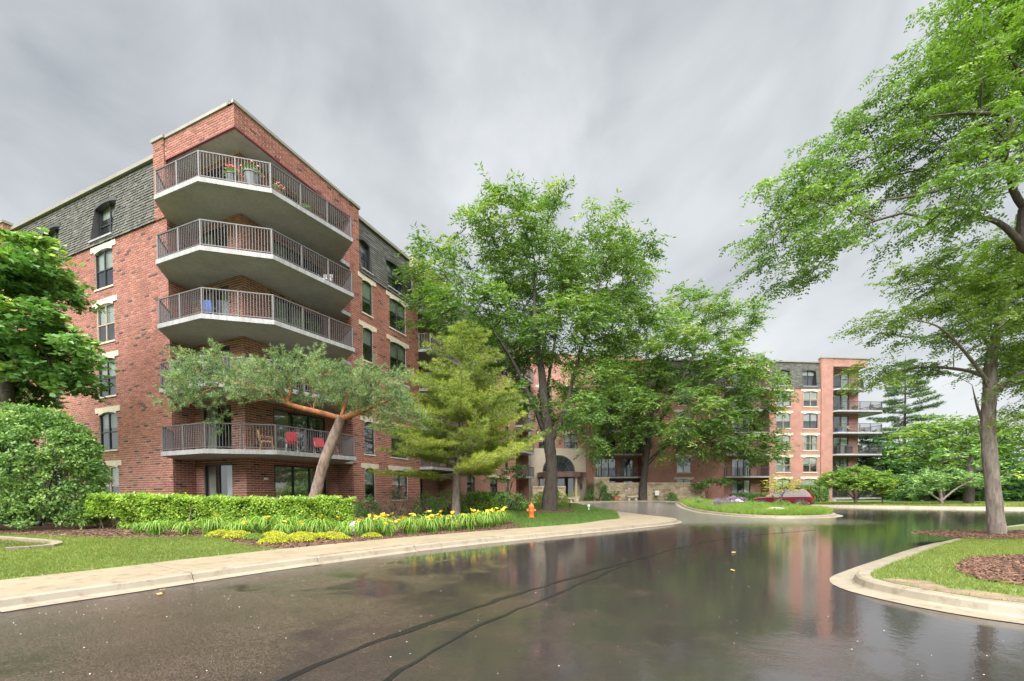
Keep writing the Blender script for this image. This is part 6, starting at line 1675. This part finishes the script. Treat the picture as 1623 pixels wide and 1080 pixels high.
# ================================================================== street things
M['orange'] = simple('orange_paint', (0.80, 0.16, 0.035), .4, .12, 5.0)
def hydrant():
    x, y = 1.0, 22.4; t = thing('fire_hydrant', 'orange fire hydrant on the lawn near the sidewalk', 'hydrant', (x, y, gz(x, y) - .01))
    m = MB(); m.lathe((0, 0, 0), [(.19, 0), (.19, .05), (.135, .06), (.125, .12), (.125, .46), (.155, .47), (.155, .52), (.13, .53)], 18); m.build('barrel', M['orange'], t, smooth=False)
    m = MB(); m.lathe((0, 0, .53), [(.145, 0), (.15, .04), (.135, .12), (.09, .19), (.05, .21), (.045, .27), (.02, .28)], 18); m.build('bonnet', M['orange'], t)
    for a, r, l in ((0, .065, .11), (math.pi, .065, .11), (-math.pi / 2, .085, .13)):
        d = np.array([math.cos(a), math.sin(a), 0]); c = np.array([0, 0, .40]); m = MB(); m.tube([c + d * .10, c + d * (.12 + l * .6)], r * .8, 12); m.tube([c + d * (.12 + l * .5), c + d * (.12 + l)], r, 6); m.build('outlet_cap', M['orange'], t)
hydrant()
def post_light(x, y, z, lab, mat, h, nm='path_light'):
    t = thing(nm, lab, 'light', (x, y, z)); m = MB(); m.lathe((0, 0, 0), [(.03, 0), (.03, h * .6)], 8); m.build('stem', M[mat], t); m = MB(); m.lathe((0, 0, h * .6), [(.09, 0), (.1, h * .3), (.05, h * .4)], 10); m.build('lamp_head', M[mat], t)
post_light(4.0, 29.6, gz(4.0, 29.6), 'small black path light right of the thick locust trunk', 'frame', .45)
post_light(5.15, 29.0, gz(5.15, 29.0), 'small white marker light at the far edge of the lawn', 'blind', .4, 'marker_light')
def bench(x, y, z, lab, w=1.25):
    t = thing('stone_bench', lab, 'bench', (x, y, z)); m = MB(); m.cbox((0, 0, .46), w, .42, .09); m.build('seat', M['limestone'], t)
    for s in (-1, 1): m = MB(); m.lathe((s * w * .3, 0, 0), [(.17, 0), (.17, .06), (.1, .12), (.12, .3), (.17, .38), (.17, .42)], 10); m.build('leg', M['limestone'], t)
bz = lambda x, y: float(road_z(x, y)) + .168
bench(5.5, 43.4, bz(5.5, 43.4), 'pale stone bench on turned legs at the edge of the red paving', 1.5)
bench(13.9, 49.8, bz(13.9, 49.9), 'pale stone bench in front of the long stone wall beside the trunk', 1.3)
M['terracotta'] = simple('terracotta', (0.34, 0.14, 0.085), .7, .12, 5.0)
def pot(x, y, z, r, h, lab, mat, key, nm='potted_plant', palm=False, col_=None, nfl=0, hp=.3):
    t = thing(nm, lab, 'plant', (x, y, z)); m = MB(); m.lathe((0, 0, 0), [(r * .7, 0), (r, h), (r * 1.08, h), (r * 1.08, h * 1.08), (r * .9, h * 1.08)], 14); m.build('pot', M[mat], t)
    if palm:
        V, F, T = [], [], []
        for i in range(13):
            a = 2.4 * i; el = rng.uniform(.5, 1.2); d = np.array([math.cos(a) * math.cos(el), math.sin(a) * math.cos(el), math.sin(el)]); L = rng.uniform(1.0, 1.5); s = np.array([-math.sin(a), math.cos(a), 0])
            for k in range(1, 11):
                c = d * L * k / 10; c[2] += h - .35 * L * (k / 10) ** 2
                for sg in (-1, 1):
                    e = c + (s * sg * .8 + d * .5) * .34 * (1 - .5 * k / 10) - np.array([0, 0, .06]); b = len(V); u_ = d * .02; V += [c - u_, c + u_, e]; F.append((b, b + 1, b + 2)); T.append(.5)
        obj_np('palm_fronds', np.array(V), np.array(F, dtype=np.int32), LEAF['bright'], t, tone=np.array(T))
    else:
        n = 260; d = unit(rng.normal(0, 1, (n, 3))); d[:, 2] = np.abs(d[:, 2]); P = d * rng.uniform(.4, 1, (n, 1)) * np.array([r * 1.3, r * 1.3, hp]); P[:, 2] += h
        leafy(P, d, .09, .05, key, t, mu=.5)
        if nfl:
            P = d[:nfl] * np.array([r * 1.35, r * 1.35, hp * 1.05]); P[:, 2] += h + .02; m = MB()
            for p in P: m.lathe(tuple(p), [(.01, -.02), (.045, 0), (.04, .035), (.01, .05)], 6)
            m.build('blossoms', M[col_], t)
pot(11.9, 49.3, bz(11.9, 49.3), .42, .5, 'palm in a terracotta pot before the stone wall', 'terracotta', 'bright', palm=True)
pot(6.9, 46.5, bz(6.9, 46.5), .4, .5, 'tall yellow-green plant in a pot under the entrance canopy', 'limestone', 'yellow', hp=1.3)
def white_sign():
    x, y = 16.9, 50.3; z = bz(x, y) - .1; t = thing('small_sign', 'small white sign on a short post before the long stone wall', 'sign', (x, y, z))
    m = MB(); m.cbox((0, .02, .35), .05, .04, .7); m.build('post', M['frame'], t); m = MB(); m.cbox((0, 0, .95), .46, .02, .56); m.build('panel', M['blind'], t)
white_sign()

# ---- red sport utility vehicle
M['carred'] = (lambda m: m)(simple('car_paint', (0.075, 0.004, 0.009), .25, .04, 2.0, spec=.4))
M['carred'].node_tree.nodes['Principled BSDF'].inputs['Coat Weight'].default_value = .25
M['rubber'] = simple('rubber', (0.02, 0.02, 0.021), .7, .15, 8.0); M['alloy'] = simple('alloy', (0.45, 0.45, 0.46), .3, .1, 5.0, metal=.8)
M['tail'] = simple('tail_lamp', (0.45, 0.015, 0.012), .15, .05, 5.0); M['trimblk'] = simple('black_trim', (0.025, 0.025, 0.027), .5, .1, 5.0); M['cgl'] = simple('tinted_glass', (0.015, 0.017, 0.02), .05, .1, 2.0)
def suv():
    rx, ry = 27.05, 38.75; hd = unit(np.array([-.75, .66])); cx_, cy_ = rx + hd[0] * 2.4, ry + hd[1] * 2.4
    z = float(road_z(cx_, cy_)) + .005
    t = thing('parked_car', 'dark red sport utility vehicle parked behind the planted island', 'car', (cx_, cy_, z)); t.rotation_euler.z = math.atan2(hd[1], hd[0])
    S = [(-2.42, .48, .92, .95, .78, .70), (-2.38, .38, 1.02, 1.08, .90, .80), (-2.25, .33, 1.10, 1.33, .95, .76), (-1.95, .30, 1.13, 1.66, .965, .69), (-1.5, .28, 1.12, 1.74, .97, .67), (-.5, .26, 1.10, 1.77, .97, .67), (.25, .26, 1.08, 1.74, .97, .66), (.8, .26, 1.07, 1.47, .97, .71), (1.2, .27, 1.06, 1.15, .965, .84), (1.75, .28, 1.0, 1.06, .95, .80), (2.2, .31, .90, .95, .91, .72), (2.4, .40, .72, .76, .78, .60)]
    m = MB(); rings = []
    for x, zb, zt, zz, w, wr in S:
        h = [(w * .9, zb), (w * 1.0, zb + .12), (w * 1.015, (zb + zt) / 2), (w, zt - .06), (w * .97, zt), (wr, zz - .04), (wr * .93, zz)]
        rings.append([(x, y, q) for y, q in h] + [(x, -y, q) for y, q in h[::-1]])
    for a, b in zip(rings, rings[1:]):
        for k in range(len(a)): j = (k + 1) % len(a); m.poly([a[k], b[k], b[j], a[j]])
    m.poly(rings[0]); m.poly(rings[-1][::-1]); m.build('body', M['carred'], t, weld=True)
    def sidept(x, f, sg, o=.012):
        xs_ = [s[0] for s in S]; w, wr, zt, zz = (np.interp(x, xs_, [s[i] for s in S]) for i in (4, 5, 2, 3)); return (x, sg * (w * .97 + (wr - w * .97) * f + o), zt + (zz - .04 - zt) * f)
    for sg in (-1, 1):
        for x0, x1, y0, y1 in ((-1.98, -1.28, -1.75, -1.22), (-1.2, -.18, -1.14, -.14), (-.1, .86, -.06, .42)):
            m = MB(); m.poly([sidept(x0, .08, sg), sidept(x1, .08, sg), sidept(y1, .88, sg), sidept(y0, .88, sg)]); m.build('side_window', M['cgl'], t)
        for x in (-1.5, 1.45):
            m = MB(); m.tube([(x, sg * .72, .38), (x, sg * .985, .38)], .46, 20); m.build('wheel_arch', M['trimblk'], t)
            m = MB(); c = np.array([x, sg * .80, .37])
            m.tube([c, c + np.array([0, sg * .05, 0]), c + np.array([0, sg * .16, 0]), c + np.array([0, sg * .20, 0])], [.33, .37, .37, .33], 22); wh = m.build('wheel', M['rubber'], t)
            m = MB(); m.tube([(x, sg * .995, .37), (x, sg * 1.006, .37)], .25, 20); m.build('rim', M['alloy'], wh)
        m = MB(); m.cbox((-2.34, sg * .74, 1.0), .16, .36, .17); m.build('tail_light', M['tail'], t)
        m = MB(); m.cbox((.62, sg * 1.05, 1.16), .12, .2, .16); m.build('mirror', M['carred'], t)
        m = MB(); m.cbox((.0, sg * .982, .36), 2.3, .04, .14); m.build('sill_trim', M['trimblk'], t)
    m = MB(); m.poly([(-2.32, -.66, 1.17), (-2.32, .66, 1.17), (-2.02, .58, 1.60), (-2.02, -.58, 1.60)][::-1]); m.build('rear_window', M['cgl'], t)
    m = MB(); m.poly([(1.13, -.76, 1.13), (1.13, .76, 1.13), (.36, .6, 1.68), (.36, -.6, 1.68)]); m.build('windscreen', M['cgl'], t)
    m = MB(); m.cbox((-2.40, 0, .52), .08, 1.5, .2); m.build('bumper_trim', M['trimblk'], t)
    m = MB(); m.cbox((-1.98, 0, 1.71), .34, 1.2, .04); m.build('spoiler', M['carred'], t)
suv()

# ================================================================== balcony things
M['redcloth'] = simple('red_cloth', (0.5, 0.03, 0.045), .7, .12, 6.0); M['chrome'] = simple('white_tube', (0.6, 0.6, 0.62), .3, .05, 5.0, metal=.4)
M['wood'] = simple('pale_wood', (0.45, 0.27, 0.13), .6, .2, 7.0); M['blue'] = simple('blue_cloth', (0.06, 0.12, 0.36), .7, .1, 6.0); M['greypot'] = simple('grey_pot', (0.14, 0.145, 0.16), .5, .1, 5.0)
M['magenta'] = simple('magenta_petal', (0.72, 0.03, 0.13), .5, .15, 9.0); M['pink'] = simple('pink_petal', (0.75, 0.2, 0.18), .5, .15, 9.0); M['darkwick'] = simple('dark_wicker', (0.05, 0.042, 0.04), .7, .2, 20.0)
def chair(p, rz, lab, cloth, frame, group=None, nm='balcony_chair'):
    t = thing(nm, lab, 'chair', tuple(p), group, rz)
    m = MB(); m.cbox((0, 0, .44), .46, .46, .05); m.build('seat', M[cloth], t)
    m = MB(); m.bar((0, .25, .50), (0, .33, .92), .46, .04, up=(0, 1, 0)); m.build('backrest', M[cloth], t)
    for sx in (-1, 1):
        for sy in (-1, 1): m = MB(); m.tube([(sx * .22, sy * .2, .44), (sx * .25, sy * .27, 0)], .014, 6); m.build('leg', M[frame], t)
        m = MB(); m.tube([(sx * .24, -.22, .44), (sx * .25, -.22, .64), (sx * .25, .26, .66)], .013, 6); m.build('armrest', M[frame], t)
    return t
z2 = FL[1]
def bp(a, b, z): q = lc(a, b); return (q[0], q[1], z)
ang = math.atan2(DR[1], DR[0])
chair(bp(-.75, 1.9, z2), ang + 2.4, 'red cushioned chair with pale tube frame behind the lowest corner railing, left one', 'redcloth', 'chrome')
chair(bp(-.75, 3.5, z2), ang - .6, 'red cushioned chair behind the leaning pine trunk on the lowest balcony', 'redcloth', 'chrome')
chair(bp(-.3, .95, z2), ang + 1.0, 'small wooden slat chair at the corner of the lowest balcony', 'wood', 'wood')
t = thing('balcony_table', 'round white-legged table at the right end of the lowest corner balcony', 'table', bp(-.6, 4.4, z2))
m = MB(); m.lathe((0, 0, .68), [(.5, 0), (.5, .04)], 18); m.build('table_top', M['darkwick'], t)
for k in range(4): m = MB(); a = k * math.pi / 2 + .4; m.tube([(.2 * math.cos(a), .2 * math.sin(a), .68), (.4 * math.cos(a), .4 * math.sin(a), 0)], .015, 6); m.build('leg', M['chrome'], t)
chair(bp(1.6, -.1, FL[3]), ang + 2.0, 'blue folding chair on the middle corner balcony', 'blue', 'chrome')
chair(bp(-.9, 3.9, FL[4]), ang - 1.2, 'white chair behind the railing of the second balcony from the top', 'chrome', 'chrome')
q = lc(.05, -.1); pot(q[0], q[1], FL[5], .24, .42, 'magenta flowers in a grey pot on the top balcony, left of three', 'greypot', 'bright', col_='magenta', nfl=14, hp=.35)
q = lc(-.55, .35); pot(q[0], q[1], FL[5], .32, .58, 'tall grey planter with thin flowers on the top balcony, middle of three', 'greypot', 'shrub', col_='pink', nfl=6, hp=.45)
q = lc(-1.0, 1.25); pot(q[0], q[1], FL[5], .22, .34, 'pink flowers low behind the top balcony railing, right of three', 'terracotta', 'bright', col_='pink', nfl=14, hp=.3)
q = lc(-1.15, 2.4); pot(q[0], q[1], FL[5], .3, .2, 'low leafy green planter along the top balcony railing', 'greypot', 'bright', hp=.25)
e2 = math.atan2(E2[1], E2[0])
def fp(s, o, z): q = fc(s, o); return (q[0], q[1], z)
for k, s_, lab, c_, f_ in ((4, 9.2, 'dark pot-bellied chair at the left of the fifth-floor far balcony', 'darkwick', 'frame'), (4, 13.6, 'dark wicker chair at the outer end of the fifth-floor far balcony', 'darkwick', 'frame'), (3, 10.6, 'pale chair at the middle of the fourth-floor far balcony', 'wood', 'frame'), (3, 12.2, 'pale chair right of the middle on the fourth-floor far balcony', 'wood', 'frame'),
        (2, 13.0, 'dark chair near the outer end of the third-floor far balcony', 'darkwick', 'frame'), (2, 14.2, 'dark chair at the outer corner of the third-floor far balcony', 'darkwick', 'frame'), (1, 13.2, 'dark chair on the second-floor far balcony', 'darkwick', 'frame')):
    chair(fp(s_, -.1, FL[k]), e2 + random.uniform(-.6, .6), lab, c_, f_)
def grill(p, lab):
    t = thing('barbecue_grill', lab, 'grill', p); m = MB(); m.cbox((0, 0, .45), .7, .45, .7); m.build('cabinet', M['darkwick'], t); m = MB(); m.tube([(-.36, 0, .86), (.36, 0, .86)], .26, 14); m.build('lid', M['frame'], t)
grill(fp(10.2, .0, FL[2]), 'dark barbecue grill on the third-floor far balcony'); grill(fp(9.0, .0, FL[1]), 'dark barbecue grill under its cover on the second-floor far balcony')
q = fp(8.9, .05, FL[3]); pot(q[0], q[1], q[2], .3, .45, 'teal pot with plant on the fourth-floor far balcony', 'blue', 'shrub', hp=.3)
q = fp(10.9, .1, FL[4]); pot(q[0], q[1], q[2], .35, .4, 'dark planter on the fifth-floor far balcony', 'greypot', 'dark', hp=.3)

# ================================================================== fallen things on the wet road
M['petals'] = simple('fallen_petals', (0.62, 0.60, 0.52), .7, .15, 9.0); M['deadleaf'] = simple('fallen_leaf', (0.55, 0.32, 0.11), .6, .25, 12.0)
n = 1300; P = np.column_stack([rng.uniform(-7, 14, n), 3.0 + 18 * rng.random(n) ** 1.5]); near = rng.random(n) < .35
kp = KERB[rng.integers(kerb_at(-7, 5.8), kerb_at(7.4, 20.4), n)]; P[near] = kp[near] + np.column_stack([rng.normal(.8, .7, n), rng.normal(-.5, .6, n)])[near]
okp = ~in_poly(P, LAWN) & ~in_poly(P, RISL) & (seg_dist(P, KERB) > .45) & (seg_dist(P, RI) > .6); P = P[okp]
okp = np.array([(p[0] - KERB[kerb_at(*p)][0]) * 1.0 - (p[1] - KERB[kerb_at(*p)][1]) * .8 > 0 for p in P]); P = P[okp]; n = len(P)
a = rng.uniform(0, 6.28, n); r_ = rng.uniform(.003, .010, n); ring = np.array([0, 1.57, 3.14, 4.71])
V = np.stack([np.column_stack([P[:, 0] + r_ * np.cos(a + q), P[:, 1] + r_ * .7 * np.sin(a + q), road_z(P[:, 0], P[:, 1]) + .006 + rng.uniform(0, .004, n)]) for q in ring], 1).reshape(-1, 3)
tag(obj_np('petal_litter', V, np.arange(n * 4, dtype=np.int32).reshape(n, 4), M['petals']), kind='stuff')
lm = MB()
for i in range(5):
    x0, x1 = -.05 + .02 * i, -.05 + .02 * (i + 1); w0, w1 = (.03 * math.sin(math.pi * (q + .05) / .1) + .001 for q in (x0, x1)); lm.poly([(x0, -w0, .004 * i % .01), (x1, -w1, .006), (x1, w1, .012), (x0, w0, .01)])
lme = lm.mesh('fallen_leaf', M['deadleaf'])
for x, y, lab in ((-5.75, 7.05, 'tan fallen leaf in the gutter at the lower left'), (-5.55, 6.75, 'tan fallen leaf on the road just off the lower left kerb'), (5.6, 10.9, 'tan fallen leaf on the wet road left of the right-hand island'), (4.3, 8.4, 'tan fallen leaf on the wet road near the island corner')):
    o = bpy.data.objects.new('fallen_leaf', lme); link(o); o.location = (x, y, .016); o.scale = (1.3,) * 3; o.rotation_euler.z = random.uniform(0, 6); tag(o, lab, 'leaf')
# parking bay at the lower left
PB = [(-18, 8.2), (-12.0, 9.7), (-11.4, 10.4), (-11.7, 11.0), (-13, 11.3), (-18, 11.9)]
tag(region('parking_bay', PB, lambda x, y: lawn_z(x, y) + .015, .5, M['asphalt']), kind='structure')
pk = catmull([(-11.7, 9.95), (-11.3, 10.5), (-11.75, 11.1), (-13, 11.4), (-18, 12.0)], .3); km = MB()
for p, q in zip(pk, pk[1:]): km.bar((*p, gz(*p) + .03), (*q, gz(*q) + .03), .2, .1)
tag(km.build('kerb', M['kerb']), kind='structure')
